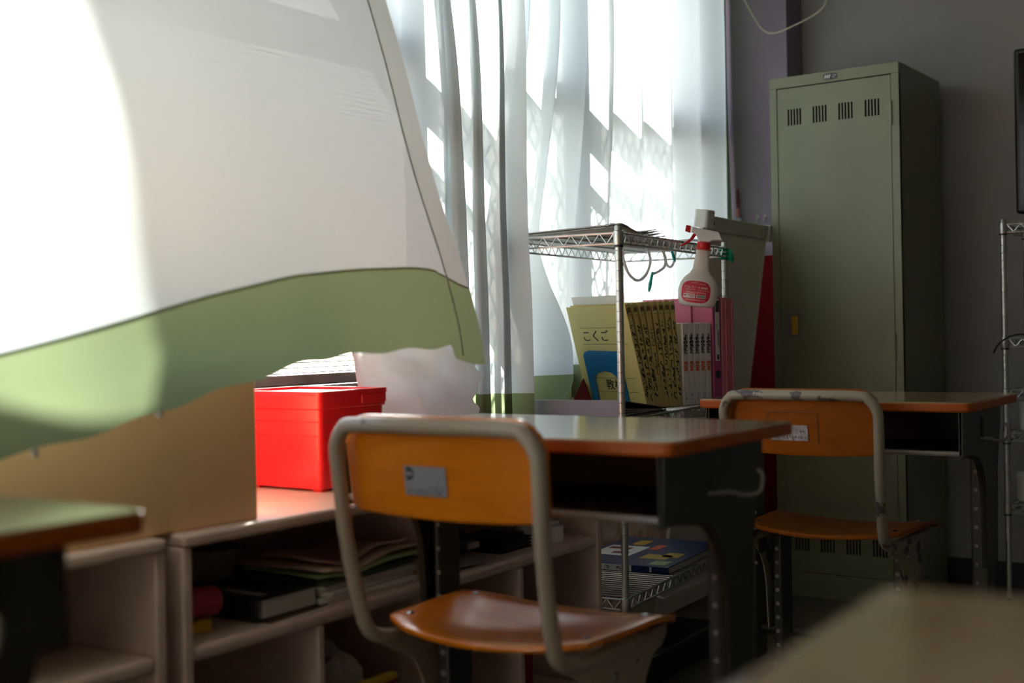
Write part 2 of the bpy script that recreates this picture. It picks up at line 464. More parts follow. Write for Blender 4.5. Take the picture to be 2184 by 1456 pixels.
struct(obj('floor', box(nb(), WX - 0.22, XR, YB, EY + 0.2, -0.12, 0), 'floor'))
struct(obj('ceiling', box(nb(), WX - 0.22, XR, YB, EY + 0.2, ZC, ZC + 0.12), 'ceiling'))
struct(obj('wall_end', box(nb(), WX - 0.22, XR, EY, EY + 0.15, 0, ZC), 'wall'))
struct(obj('wall_right', box(nb(), XR, XR + 0.15, YB, EY + 0.15, 0, ZC), 'ceiling'))
struct(obj('wall_back', box(nb(), WX - 0.22, XR, YB - 0.15, YB, 0, ZC), 'ceiling'))
wl = nb()
box(wl, WX - 0.22, WX, YB, EY, 0, SILL)
box(wl, WX - 0.22, WX, YB, EY, HEAD, ZC)
box(wl, WX - 0.22, WX, YB, WY0, SILL, HEAD)
struct(obj('wall_left', wl, 'sillwall'))
struct(obj('trim_1', box(nb(), WX - 0.22, -1.858, 4.45, EY, 0, ZC), 'column'))          # column in the window corner
bb = box(nb(), -1.858, XR, EY - 0.012, EY, 0, 0.088)
struct(obj('baseboard_end', bb, 'base'))
struct(obj('baseboard_right', box(nb(), XR - 0.012, XR, YB, EY - 0.012, 0, 0.088), 'base'))

# windows: two rows of sashes in bronze aluminium between mullions
bays = [(WY0, -2.06), (-2.01, -0.98), (-0.93, 0.12), (0.17, 1.25), (1.30, 2.655), (2.705, 3.46), (3.51, WY1)]
TR0, TR1 = 1.645, 1.695
wf = nb()
box(wf, WX - 0.10, WX - 0.005, WY0, WY1, SILL, SILL + 0.022)
box(wf, WX - 0.10, WX - 0.02, WY0, WY1, HEAD - 0.04, HEAD)
box(wf, WX - 0.085, WX - 0.035, WY0, WY1, TR0, TR1)
for y in (WY0, -2.06, -0.98, 0.12, 1.25, 2.655, 3.46, WY1 - 0.04):
    box(wf, WX - 0.10, WX - 0.02, y, y + 0.05 if y < 4 else WY1, SILL, HEAD)
struct(obj('trim_2', wf, 'alu', bevel=0.002))
for i, (a, b) in enumerate(bays):
    w = bpy.data.objects.new('window_%d' % (i + 1), None); COL.objects.link(w); w.location = (WX - 0.06, (a + b) / 2, SILL)
    struct(w)
    h = (b - a) / 2
    for z0, z1 in ((0.022, TR0 - SILL), (TR1 - SILL, HEAD - 0.04 - SILL)):
        fr = nb()
        box(fr, -0.014, 0.014, -h, h, z0, z0 + 0.026); box(fr, -0.014, 0.014, -h, h, z1 - 0.024, z1)
        box(fr, -0.014, 0.014, -h, -h + 0.035, z0, z1); box(fr, -0.014, 0.014, h - 0.035, h, z0, z1)
        obj('sash', fr, 'alu', w, bevel=0.002)
        obj('pane', box(nb(), -0.003, 0.003, -h + 0.03, h - 0.03, z0 + 0.028, z1 - 0.028), 'wired' if (i == 4 and z0 < 0.1) else 'glass', w)
struct(obj('trim_3', box(nb(), WX - 0.008, WX + 0.006, WY0 - 0.05, WY1, SILL - 0.018, SILL), 'sillwall', bevel=0.003))

# curtain rail under the window head
struct(obj('trim_4', tube(nb(), [(-2.055, YB + 3.0, 2.43), (-2.055, 4.44, 2.43)], 0.012), 'rail', smooth=True))

# the yard outside and the wire guard across the window
struct(obj('ground', box(nb(), -40, WX - 0.25, -30, 40, -0.5, -0.4), 'wallgrey'))
gd = root('window_guard', (-2.38, 4.25, 0.70), 0, 'steel guard rail with diamond wire mesh outside the window', 'railing')
g = nb()
for z in (0.0, 1.02): tube(g, [(0, -1.35, z), (0, 1.75, z)], 0.021, 6)
for k in range(4): tube(g, [(0, -1.35 + k * 1.0333, -1.10), (0, -1.35 + k * 1.0333, 1.02)], 0.016, 6)
obj('guard_frame', g, 'guard', gd)
g = nb()
y = -2.4
while y < 2.6:
    for s in (-1, 1):
        pts = []
        for k in range(0, 13):
            z = k / 12 * 1.02
            yy = y + s * z * 0.58 + 0.006 * ((-1) ** k)
            if -1.35 <= yy <= 1.75: pts.append((0.004 * s, yy, z))
        if len(pts) > 1: tube(g, pts, 0.0042, 4)
    y += 0.062
tag(obj('wire_mesh', g, 'guard', gd), kind='stuff')

# ------------------------------------------------------------------ curtains
# the curtain that the wind lifts into the room
PX = [(0, -2.045), (0.27, -1.86), (0.51, -1.71), (0.626, -1.645), (0.74, -1.59), (0.826, -1.535), (0.9, -1.485), (1.0, -1.44)]
ZB = [(-0.5, 0.70), (0.5, 0.735), (0.92, 0.783), (1.145, 0.825), (1.29, 0.857), (1.45, 0.890), (1.63, 0.899), (1.87, 0.905), (1.885, 0.878), (1.985, 0.868)]
ZH = [(-0.5, 0.80), (0.5, 0.84), (0.92, 0.908), (1.145, 0.958), (1.29, 0.992), (1.45, 1.024), (1.63, 1.041), (1.80, 1.050), (1.88, 1.046), (1.985, 1.012)]
YC0, YC1 = 0.80, 1.985

def soft(tab, y): return sum(lerp_tab(tab, y + q_) for q_ in (-0.03, -0.015, 0.0, 0.015, 0.03)) / 5
def hem_low(y): return soft(ZB, y) if y < 1.80 else lerp_tab(ZB, y)
def hem_top(y): return soft(ZH, y)

def prof_x(t):
    # rounded version of the table
    return (lerp_tab(PX, t - 0.04) + lerp_tab(PX, t) + lerp_tab(PX, t + 0.04)) / 3

def blow(y, z):
    t = (2.42 - z) / (2.42 - hem_low(y))
    x = prof_x(max(0, min(1, t)))
    x += 0.018 * math.sin(y * 5.2 + 0.6) * t * t + 0.006 * math.sin(y * 17 + 3 * t) * t
    x += 0.030 * math.exp(-((y - 0.95) / 0.35) ** 2) * t
    yy = y + 0.05 * sstep(1.1, 1.98, y) * (1 - t) * 0.6
    return Vector((x, yy, z))

CN = root('billowing_curtain', (0, 0, 0), 0, 'white curtain with green hem blown into the room over the cardboard box', 'curtain')
def f_cl(u, v):
    y = YC0 + (YC1 - 0.072 - YC0) * u
    return blow(y, 2.42 + (hem_top(y) - 2.42) * v)
obj('cloth', surf(nb(), f_cl, 90, 40), 'white_cloth', CN, smooth=True, angle=180)
def f_hm(u, v):
    y = YC0 + (YC1 - YC0) * u
    zt, zb_ = hem_top(y) + 0.004, hem_low(y)
    zb_ += 0.003 * math.sin(y * 41)
    return blow(y, zt + (zb_ - zt) * v) + Vector((0.002, 0, 0))
obj('hem_band', surf(nb(), f_hm, 180, 10), 'green_cloth', CN, smooth=True, angle=180)
def f_sd(u, v):
    y = YC1 - 0.072 * (1 - u)
    return blow(y, 2.42 + (hem_top(y) - 2.42) * v)
obj('side_seam', surf(nb(), f_sd, 5, 40), 'side_cloth', CN, smooth=True, angle=180)
sp = [blow(YC1 - 0.072, 2.42 + (hem_low(YC1 - 0.072) + 0.01 - 2.42) * k / 30) + Vector((0.003, 0, 0)) for k in range(31)]
for y in (0.955, 1.150):
    wt = nb(); lathe(wt, [(0.0, -0.006), (0.004, -0.005), (0.005, 0.0), (0.004, 0.005), (0.0, 0.006)], 10, T(*(blow(y, hem_low(y)) + Vector((0.004, 0, -0.002)))))
    obj('hem_weight', wt, 'cap', CN, smooth=True)
obj('stitching', tube(nb(), sp, 0.0016, 4), 'seam', CN)

def pleat(ph): return math.sin(ph) + 0.38 * math.sin(2 * ph + 0.5) + 0.12 * math.sin(3 * ph + 1.1)

def hanging(name, label, f, zt, zh, zb_, nu, mat, band_left=None, band_right=None, hem=True):
    """a pleated curtain: f(s, z) gives the cloth at width fraction s and height z"""
    c = root(name, (0, 0, 0), 0, label, 'curtain')
    lo, hi = band_left or 0.0, 1 - (band_right or 0.0)
    zhs = (lambda s: zh) if not callable(zh) else zh
    zbs = (lambda s: zb_) if not callable(zb_) else zb_
    obj('cloth', surf(nb(), lambda u, v: f(lo + (hi - lo) * u, zt + (zhs(lo + (hi - lo) * u) - zt) * v), nu, 60), mat, c, smooth=True, angle=180)
    if hem:
        obj('hem_band', surf(nb(), lambda u, v: f(u, zhs(u) + (zbs(u) - zhs(u)) * v), nu, 14), 'green_cloth', c, smooth=True, angle=180)
    if band_left:
        obj('edge_band', surf(nb(), lambda u, v: f(lo * u, zt + (zhs(lo * u) - zt) * v), 8, 60), 'green_cloth', c, smooth=True, angle=180)
    if band_right:
        obj('edge_band', surf(nb(), lambda u, v: f(hi + (1 - hi) * u, zt + (zhs(hi + (1 - hi) * u) - zt) * v), 10, 60), 'green_edge', c, smooth=True, angle=180)
    return c

def f_left(s, z):
    d = (2.42 - z) / 1.8
    # the free edge is swept towards the rail end; the other folds hang straight
    ye = sum(lerp_tab([(0.64, 2.52), (1.15, 2.52), (1.3, 2.48), (1.5, 2.32), (1.70, 2.13), (1.98, 1.86), (2.42, 1.50)], z + q_) for q_ in (-0.1, -0.05, 0, 0.05, 0.1)) / 5
    ym = 2.56 - 0.06 * sstep(0.5, 0.1, d); y1 = 2.90 - 0.26 * sstep(0.15, 0.75, d)
    y = ye + (max(ym, ye + 0.02) - ye) * s / 0.2 if s < 0.2 else max(ym, ye + 0.02) + (y1 - max(ym, ye + 0.02)) * (s - 0.2) / 0.8
    ph = 2 * PI * (4.1 * s + 0.08 * math.sin(5 * s) + 0.10 * d)
    a = 0.030 + 0.018 * d
    x = -2.05 - 0.035 * sstep(0.35, 0.0, d) + a * pleat(ph) * (0.75 + 0.35 * math.sin(3.1 * s + 1)) + (0.02 + 0.20 * s ** 1.3) * sstep(0.0, 0.8, d)
    y += 0.020 * math.cos(ph)
    return Vector((x, y, z))
hanging('hanging_curtain', 'pale curtain with green hem hanging in deep folds between white sheet and wire rack', f_left, 2.42, 0.772, 0.632, 150, 'sheer', band_left=0.05)

def f_right(s, z):
    g_ = sstep(1.95, 0.85, z)
    d = (2.42 - z) / 1.8
    y = 2.96 + 1.47 * s - 0.24 * g_ * max(0.0, 1 - s / 0.55) ** 1.2
    ph = 2 * PI * (8.2 * s + 0.35 * math.sin(4.3 * s) + 0.06 * g_)
    amp = (0.037 + 0.009 * math.sin(7 * s + 0.7)) * (1 - 0.35 * sstep(0.72, 0.95, s))
    x = -2.064 + amp * pleat(ph) + 0.014 * math.cos(ph) * 0
    y += 0.018 * math.cos(ph) * (1 - 0.5 * s)
    # lower left corner blown through the rack and resting on its shelf
    b = sstep(1.22, 0.86, z) * sstep(0.21, 0.09, s)
    x += b * (0.125 + 0.03 * math.sin(PI * min(1, s / 0.3))) * (1 - 0.25 * sstep(0.80, 0.72, z))
    return Vector((x, y, z))
hanging('hanging_curtain', 'sunlit sheer curtain behind the wire rack, its lower corner bunched on the shelf', f_right, 2.42,
        lambda s: 0.800 + 0.025 * sstep(0.0, 0.25, s) - 0.05 * sstep(0.3, 0.45, s), lambda s: 0.722 - 0.09 * sstep(0.36, 0.5, s), 220, 'sheer', band_right=0.075)

# ------------------------------------------------------------------ pink bookshelf units under the window
SX, SB, ST = -1.61, -2.045, 0.612     # front, back, top height
def bookshelf(y0, y1, label, div):
    t = root('bookshelf', (SX, (y0 + y1) / 2, 0), 0, label, 'bookshelf', 'low pink bookshelves under the window')
    h = (y1 - y0) / 2; dp = SX - SB
    obj('top_board', box(nb(), -dp, 0.006, -h, h, ST - 0.022, ST), 'pinkwood', t, bevel=0.007, seg=3, smooth=True)
    for s in (-1, 1):
        obj('side_panel', box(nb(), -dp, 0, s * h - (0.02 if s > 0 else 0), s * h + (0.02 if s < 0 else 0), 0, ST - 0.022), 'pinkwood', t, bevel=0.004, seg=2, smooth=True)
    obj('shelf_board', box(nb(), -dp + 0.012, -0.002, -h + 0.02, h - 0.02, 0.400, 0.426), 'pinkwood', t, bevel=0.009, seg=3, smooth=True)
    obj('bottom_board', box(nb(), -dp + 0.012, -0.004, -h + 0.02, h - 0.02, 0.04, 0.062), 'pinkwood', t, bevel=0.004)
    obj('plinth', box(nb(), -0.04, -0.02, -h + 0.02, h - 0.02, 0, 0.04), 'pinkwood', t)
    obj('divider', box(nb(), -dp + 0.012, -0.004, div - (y0 + y1) / 2 - 0.009, div - (y0 + y1) / 2 + 0.009, 0.062, 0.400), 'pinkwood', t, bevel=0.004, smooth=True)
    obj('back_panel', box(nb(), -dp, -dp + 0.012, -h + 0.02, h - 0.02, 0.04, ST - 0.022), 'pinkwood', t)
    return t
bookshelf(0.55, 1.311, 'low pink bookshelf with empty pigeonholes behind the foreground desk', 0.93)
bookshelf(1.345, 2.008, 'low pink bookshelf holding a pile of papers, under the red box', 1.664)
bookshelf(2.030, 2.645, 'low pink bookshelf holding white rolls, beside the wire rack', 2.304)

# ------------------------------------------------------------------ things on top of the bookshelves
t = root('cardboard_box', (-1.83, 1.08, ST), 0, 'large closed brown cardboard box under the billowing curtain', 'box')
obj('carton', box(nb(), -0.195, 0.195, -0.455, 0.455, 0.0, 0.295), 'card', t, bevel=0.004, smooth=True)
for s in (-1, 1):
    obj('flap', box(nb(), 0.003 * s if s > 0 else -0.195, 0.195 if s > 0 else -0.003, -0.455, 0.455, 0.295, 0.299), 'card', t, bevel=0.001)
obj('packing_tape', box(nb(), -0.028, 0.028, -0.457, 0.457, 0.299, 0.2995), 'envelope', t)

# red plastic case: tapered tub with two stacked collars and a lid
t = root('storage_box', (-1.895, 1.930, ST), 0, 'glossy red plastic box with a deep lid standing beside the cardboard box', 'box')
def tub_ring(z0, w0, d0, z1, w1, d1, r=0.012):
    bm = nb()
    a = [bm.verts.new((x, y, z0)) for x, y in rrect(w0, d0, r)]
    b = [bm.verts.new((x, y, z1)) for x, y in rrect(w1, d1, r)]
    k = len(a)
    bm.faces.new(a[::-1]); bm.faces.new(b)
    for i in range(k): bm.faces.new((a[i], a[(i + 1) % k], b[(i + 1) % k], b[i]))
    return bm
obj('tub', tub_ring(0.006, 0.226, 0.168, 0.116, 0.238, 0.180), 'red', t, smooth=True, bevel=0.002)
obj('collar', tub_ring(0.114, 0.246, 0.188, 0.144, 0.249, 0.191), 'red', t, smooth=True, bevel=0.002)
obj('collar', tub_ring(0.143, 0.252, 0.194, 0.170, 0.254, 0.196), 'red', t, smooth=True, bevel=0.002)
lid = obj('lid', tub_ring(0.169, 0.262, 0.204, 0.200, 0.266, 0.208), 'red', t, smooth=True, bevel=0.002)
rim = nb()
o_, i_ = rrect(0.268, 0.210, 0.012), rrect(0.250, 0.192, 0.010)
for A, B, z0, z1 in ((o_, o_, 0.196, 0.206), (o_, i_, 0.206, 0.206), (i_, i_, 0.206, 0.2005)):
    va = [rim.verts.new((x, y, z0)) for x, y in A]; vb = [rim.verts.new((x, y, z1)) for x, y in B]
    for q in range(len(va)): rim.faces.new((va[q], va[(q + 1) % len(va)], vb[(q + 1) % len(va)], vb[q]))
obj('rim', rim, 'red', lid)
obj('label_slot', box(nb(), 0.1325, 0.1345, 0.02, 0.095, 0.176, 0.194), 'red', lid, bevel=0.001)
for x in (-0.09, 0.09):
    for y in (-0.06, 0.06):
        obj('foot', box(nb(), x - 0.012, x + 0.012, y - 0.012, y + 0.012, 0, 0.007), 'red', t)

# crumpled white sheet leaning on the sill behind the red box
t = root('crumpled_sheet', (-1.93, 2.30, ST), 0, 'crumpled white paper sheet with ragged edge standing behind the red box', 'paper')
rg = random.Random(3)
cre = [[rg.uniform(-0.012, 0.012) for _ in range(12)] for _ in range(9)]
def f_sh(u, v):
    i, j = min(10.999, u * 10), min(6.999, v * 6)
    a, b = int(i), int(j); fu, fv = i - a, j - b
    # faceted creases
    h0 = cre[b][a] * (1 - fu) * (1 - fv) + cre[b][a + 1] * fu * (1 - fv) + cre[b + 1][a] * (1 - fu) * fv + cre[b + 1][a + 1] * fu * fv
    y = -0.165 + 0.43 * u
    z = 0.002 + 0.315 * v
    if u > 0.78:   # ragged right-hand edge
        y += (u - 0.78) / 0.22 * (-0.085 * (1 - v) ** 1.2 + 0.010 * math.sin(v * 23) + 0.008 * math.sin(v * 51))
    x = 0.02 - 0.07 * v + h0 + 0.05 * u + 0.03 * math.sin(PI * u) * (1 - v)
    if u < 0.06: x += 0.012 * (1 - u / 0.06)
    return Vector((x, y, z + 0.01 * math.sin(9 * u) * v))
obj('sheet', surf(nb(), f_sh, 60, 36), 'paper_sheet', t, solid=0.0012, smooth=True, angle=25)

# ------------------------------------------------------------------ things inside the bookshelves
Z1 = 0.426
o = nb(); lathe(o, [(0.045, 0), (0.048, 0.004), (0.066, 0.060), (0.070, 0.060), (0.0705, 0.066), (0.066, 0.066), (0.062, 0.058), (0.044, 0.006)], 24)
tag(obj('plastic_tub', o, 'tub', None, smooth=True, loc=(-1.950, 1.700, Z1 + 0.0205)), 'beige plastic tub on the pink shelf behind the black book', 'tub')
tag(obj('low_box', box(nb(), -0.06, 0.06, -0.06, 0.06, 0, 0.020), 'brown', None, bevel=0.003, loc=(-1.950, 1.700, Z1)), 'dark flat box under the beige tub on the pink shelf', 'box')
t = root('pink_bottle', (-1.72, 1.372, Z1 + 0.045), 0, 'dark pink bottle lying on its side against the shelf divider', 'bottle', rot=(R(-90), 0, R(-8)))
o = nb(); lathe(o, [(0.0, 0), (0.020, 0), (0.024, 0.004), (0.0255, 0.01), (0.0255, 0.070), (0.027, 0.078), (0.027, 0.082)], 20)
obj('body', o, 'rose', t, smooth=True)
o = nb(); lathe(o, [(0.0275, 0.083), (0.0275, 0.090), (0.026, 0.118), (0.022, 0.124), (0, 0.125)], 20)
obj('cap', o, 'rose', t, smooth=True)
tag(obj('yellow_box', box(nb(), -0.05, 0.05, -0.045, 0.045, 0, 0.019), 'packyellow', None, bevel=0.002, loc=(-1.73, 1.42, Z1)), 'small flat yellow box under the dark pink bottle', 'box')
t = root('black_book', (-1.745, 1.606, Z1 + 0.003), 0.02, 'thick black hardback book with white pages lying on pink shelf', 'book')
obj('page_block', box(nb(), -0.098, 0.098, -0.058, 0.075, 0.003, 0.036), 'pages', t)
for z in (0, 0.036): obj('cover', box(nb(), -0.102, 0.102, -0.075, 0.078, z, z + 0.003), 'black', t, bevel=0.0008)
obj('spine', box(nb(), -0.102, 0.102, -0.078, -0.073, 0, 0.039), 'black', t, bevel=0.001)
obj('title_strip', box(nb(), -0.02, 0.08, -0.045, -0.025, 0.039, 0.0394), 'greypaper', t)
tag(obj('cardboard_scrap', box(nb(), -0.06, 0.06, -0.13, 0.12, 0, 0.003), 'brown', None, loc=(-1.70, 1.67, Z1), rot=(0, 0, 0.12)), 'flat brown cardboard scrap on the shelf edge under the black book', 'cardboard')
pile = [('booklet', 'whitepaper', 0.012, 0.30, 0.215, -0.02, 'lowest white booklet in the paper pile'), ('booklet', 'whitepaper', 0.010, 0.29, 0.21, 0.05, 'white booklet above the lowest one in the paper pile'),
        ('booklet', 'greypaper', 0.012, 0.30, 0.215, 0.0, 'grey booklet in the middle of the paper pile'), ('paper_folder', 'darkgreen', 0.008, 0.31, 0.22, 0.03, 'dark green folder in the paper pile'),
        ('paper_folder', 'lime', 0.006, 0.315, 0.225, -0.03, 'light green folder with turned-up corner near the top of the pile'), ('envelope', 'envelope', 0.006, 0.33, 0.225, 0.06, 'cream envelope on the paper pile under the pink sheet'),
        ('paper_sheet', 'pinkpaper', 0.004, 0.26, 0.19, -0.1, 'faded pink paper sheet on top of the pile')]
z = Z1 + 0.0005
for k, (nm, mt, th, ly, lx, rz, lb) in enumerate(pile):
    def f_p(u, v, lx=lx, ly=ly, k=k):
        x, y = (u - 0.5) * lx, (v - 0.5) * ly * 0.92
        b = 0.0 if k < 3 else (0.022 * (u ** 3) * max(0, v - 0.35) ** 1.5 * (k - 2) * 0.55 + 0.0025 * (k - 3) * math.sin(9 * v + 2 * u))
        return Vector((x, y, b))
    bm = surf(nb(), f_p, 8, 14)
    o = obj(nm, bm, mt, None, solid=th, smooth=True, loc=(-1.750, 1.836, z + th / 2 + (0.003 if k > 3 else 0)), rot=(0, 0, rz))
    tag(o, lb + ' on the pink shelf' if 'shelf' not in lb else lb, 'paper' if k > 4 else ('folder' if k > 2 else 'booklet'))
    z += th + 0.001 + (0.004 if k > 3 else 0)

# next unit: rolls, baskets, bag
for k, (x, y, h, lb) in enumerate(((-1.665, 2.515, 0.038, 'small white roll at the front edge of the pink shelf'), (-1.725, 2.475, 0.040, 'white roll behind the black tray stack on the pink shelf'), (-1.71, 2.565, 0.042, 'white roll against the end panel of the pink shelf'))):
    o = nb(); lathe(o, [(0.010, 0), (0.023, 0), (0.024, 0.002), (0.024, h - 0.002), (0.023, h), (0.010, h), (0.010, 0.004)], 20)
    tag(obj('paper_roll', o, 'whitepaper', None, smooth=True, loc=(x, y, Z1)), lb, 'roll', 'white rolls on the shelf')
t = root('slatted_tray', (-1.74, 2.365, Z1), 0, 'black slatted tray with blue contents on the pink shelf', 'tray')
for k in range(4): obj('slat', box(nb(), -0.07, 0.07, -0.062, 0.062, k * 0.0075, k * 0.0075 + 0.005), 'black', t, bevel=0.001)
obj('blue_packet', box(nb(), -0.05, 0.06, -0.045, 0.05, 0.0285, 0.034), 'gameblue', t, rot=(0, 0, 0.15))
t = root('black_pouch', (-1.75, 2.185, Z1 + 0.011), 0, 'black pouch with a metal buckle on the pink shelf', 'pouch')
o = nb(); bmesh.ops.create_uvsphere(o, u_segments=20, v_segments=12, radius=1.0)
for v_ in o.verts:
    p = v_.co; k_ = 1 + 0.12 * math.sin(5 * p.x + 3 * p.y)
    v_.co = Vector((p.x * 0.085, p.y * 0.075 * k_, max(0, 0.028 + p.z * 0.035 * k_)))
obj('pouch_body', o, 'black', t, smooth=True, angle=180)
obj('buckle', box(nb(), 0.078, 0.090, -0.012, 0.028, 0.020, 0.034), 'chrome', t, bevel=0.003)
o = nb(); lathe(o, [(0.0, 0), (0.05, 0), (0.078, 0.008), (0.080, 0.010), (0.05, 0.003), (0, 0.003)], 28)
tag(obj('metal_plate', o, 'greypaper', None, smooth=True, loc=(-1.70, 2.150, Z1), rot=(0, 0, 0)), 'grey round plate at the shelf edge in front of the black pouch', 'plate')
# lower pigeonholes
t = root('plastic_bag', (-1.785, 1.832, 0.062), 0, 'crumpled clear plastic bag in the lower pigeonhole', 'bag')
o = nb(); bmesh.ops.create_icosphere(o, subdivisions=4, radius=1.0)
rg = random.Random(11)
for v_ in o.verts:
    p = v_.co
    k_ = 1 + 0.18 * math.sin(7 * p.x + 1) * math.sin(9 * p.y) + 0.12 * math.sin(15 * p.z + 4 * p.x) + rg.uniform(-0.03, 0.03)
    v_.co = Vector((p.x * 0.10 * k_, p.y * 0.095 * k_, max(0.0, 0.11 + p.z * 0.118 * k_)))
obj('film', o, 'bag', t, smooth=True, angle=30)
t = root('snack_packet', (-1.628, 1.80, 0.062), 0, 'yellow and red packet in front of the clear plastic bag', 'packet')
obj('packet_body', box(nb(), -0.012, 0.012, -0.08, 0.08, 0, 0.205), 'packyellow', t, bevel=0.006)
obj('red_stripe', box(nb(), 0.0121, 0.0128, -0.08, 0.08, 0.185, 0.193), 'packred', t)
tag(obj('red_tin', lathe(nb(), [(0.0, 0), (0.045, 0), (0.046, 0.004), (0.046, 0.18), (0.043, 0.186), (0, 0.187)], 24), 'packred', None, smooth=True, loc=(-1.72, 2.415, 0.062)), 'dark red tin in the lower pigeonhole beside the wire rack', 'tin')

# ------------------------------------------------------------------ school desks
def make_desk(H=0.765, Wd=0.68, Dp=0.45, label='', hook=True):
    t = root('school_desk', (0, 0, 0), 0, label, 'desk', 'school desks')
    # board: slab with clipped front corners, laminate on top, darker edge all round
    w, d, c = Wd / 2, Dp / 2, 0.028
    out = [(-w + c, -d), (w - c, -d), (w - c * 0.3, -d + c * 0.3), (w, -d + c), (w, d - 0.012), (w - 0.012, d), (-w + 0.012, d), (-w, d - 0.012), (-w, -d + c), (-w + c * 0.3, -d + c * 0.3)]
    bm = prism(nb(), out, H - 0.023, H, 'xy')
    top = obj('desktop', bm, ['deskedge', 'desktop'], t, bevel=0.005, seg=3, smooth=True)
    for p in top.data.polygons:
        if p.normal.z > 0.9: p.material_index = 1
    # open book tray under the board
    zt, zb_ = H - 0.023, H - 0.023 - 0.098
    x0, x1 = -w + 0.03, w - 0.03
    b = nb()
    box(b, x0, x1, -d + 0.012, 0.15, zb_, zb_ + 0.002)
    box(b, x0, x1, 0.148, 0.15, zb_, zt)
    box(b, x0, x0 + 0.002, -d + 0.012, 0.15, zb_, zt); box(b, x1 - 0.002, x1, -d + 0.012, 0.15, zb_, zt)
    obj('book_tray', b, 'steel', t)
    obj('tray_lip', tube(nb(), [(x0, -d + 0.012, zb_ + 0.004), (x1, -d + 0.012, zb_ + 0.004)], 0.006, 8), 'lip', t, smooth=True)
    # side brackets that narrow into the leg
    for s in (-1, 1):
        xs = s * (w - 0.024)
        pr = [(-d + 0.014, zt), (-d + 0.010, zb_ - 0.004), (-d + 0.06, zb_ - 0.003)]
        for k in range(9):
            a = PI / 2 * k / 8
            pr.append((-0.105 + 0.095 * math.sin(a), zb_ - 0.010 - 0.13 * (1 - math.cos(a))))
        pr += [(0.002, 0.34), (0.085, 0.34), (0.098, zb_ - 0.05), (0.135, zt - 0.03), (0.137, zt)]
        obj('side_bracket', prism(nb(), pr, xs - 0.002, xs + 0.002, 'yz'), 'steel', t, bevel=0.0015)
        obj('bracket_flange', tube(nb(), [(xs - s * 0.008, p[0], p[1]) for p in pr[1:13]], 0.007, 6), 'steel', t, smooth=True)
        lg = obj('leg', box(nb(), xs - s * 0.030 - 0.014, xs - s * 0.030 + 0.028 * (s > 0) + 0.0, 0.012, 0.080, 0.04, zb_), 'steel_dark', t, bevel=0.006, seg=3, smooth=True)
        for k in range(7):
            hb = nb(); lathe(hb, [(0.0, 0), (0.0045, 0), (0.0045, 0.0012), (0, 0.0012)], 10, T(xs - s * 0.030, 0.0122, 0.30 + k * 0.045) @ RX(R(90)))
            obj('hole', hb, 'lip', lg)
        for zz in (0.22, 0.165):
            bo = nb(); lathe(bo, [(0.0, 0), (0.010, 0), (0.010, 0.004), (0.006, 0.007), (0, 0.007)], 12, T(xs + s * 0.000, 0.046, zz) @ RY(s * PI / 2))
            obj('bolt', bo, 'rivet', lg, smooth=True)
        obj('foot', tube(nb(), smooth_path([(xs - s * 0.02, -0.19, 0.014), (xs - s * 0.02, -0.1, 0.026), (xs - s * 0.02, 0.05, 0.034), (xs - s * 0.02, 0.15, 0.026), (xs - s * 0.02, 0.20, 0.014)], 4), 0.013, 10), 'steel_dark', t, smooth=True)
        obj('bracket_rib', box(nb(), xs + s * 0.002, xs + s * 0.006, -0.055, -0.030, zb_ + 0.022, zt - 0.02), 'steel', t, bevel=0.002)
    obj('crossbar', tube(nb(), [(-w + 0.05, 0.05, 0.12), (w - 0.05, 0.05, 0.12)], 0.013, 10), 'steel_dark', t, smooth=True)
    if hook:
        xs = w - 0.022
        obj('bag_hook', tube(nb(), smooth_path([(xs, -0.07, zb_ + 0.028), (xs + 0.008, -0.01, zb_ + 0.024), (xs + 0.016, 0.025, zb_ + 0.016), (xs + 0.034, 0.045, zb_ + 0.02), (xs + 0.038, 0.05, zb_ + 0.045), (xs + 0.030, 0.048, zb_ + 0.056)], 5), 0.0035, 8), 'lip', t, smooth=True)
    return t

d1 = make_desk(0.765, 0.68, 0.45, 'school desk with yellow laminate top facing the grey-green locker, orange chair in front of it')
d1.location = (-1.197, 1.834, 0)
d2 = make_desk(0.750, 0.68, 0.45, 'worn school desk in front of the grey-green locker, open tray visible')
d2.location = (-1.127, 3.105, 0); d2.rotation_euler = (0, 0, R(0.8))
d3 = make_desk(0.765, 0.60, 0.45, 'blurred school desk beside the empty pink pigeonholes')
d3.location = (-1.285, 0.562, 0)
d4 = make_desk(0.765, 0.68, 0.45, 'blurred tan school desk with nothing on it, standing alone away from the bookshelves')
d4.location = (0.085, 0.570, 0); d4.rotation_euler = (0, 0, R(3))

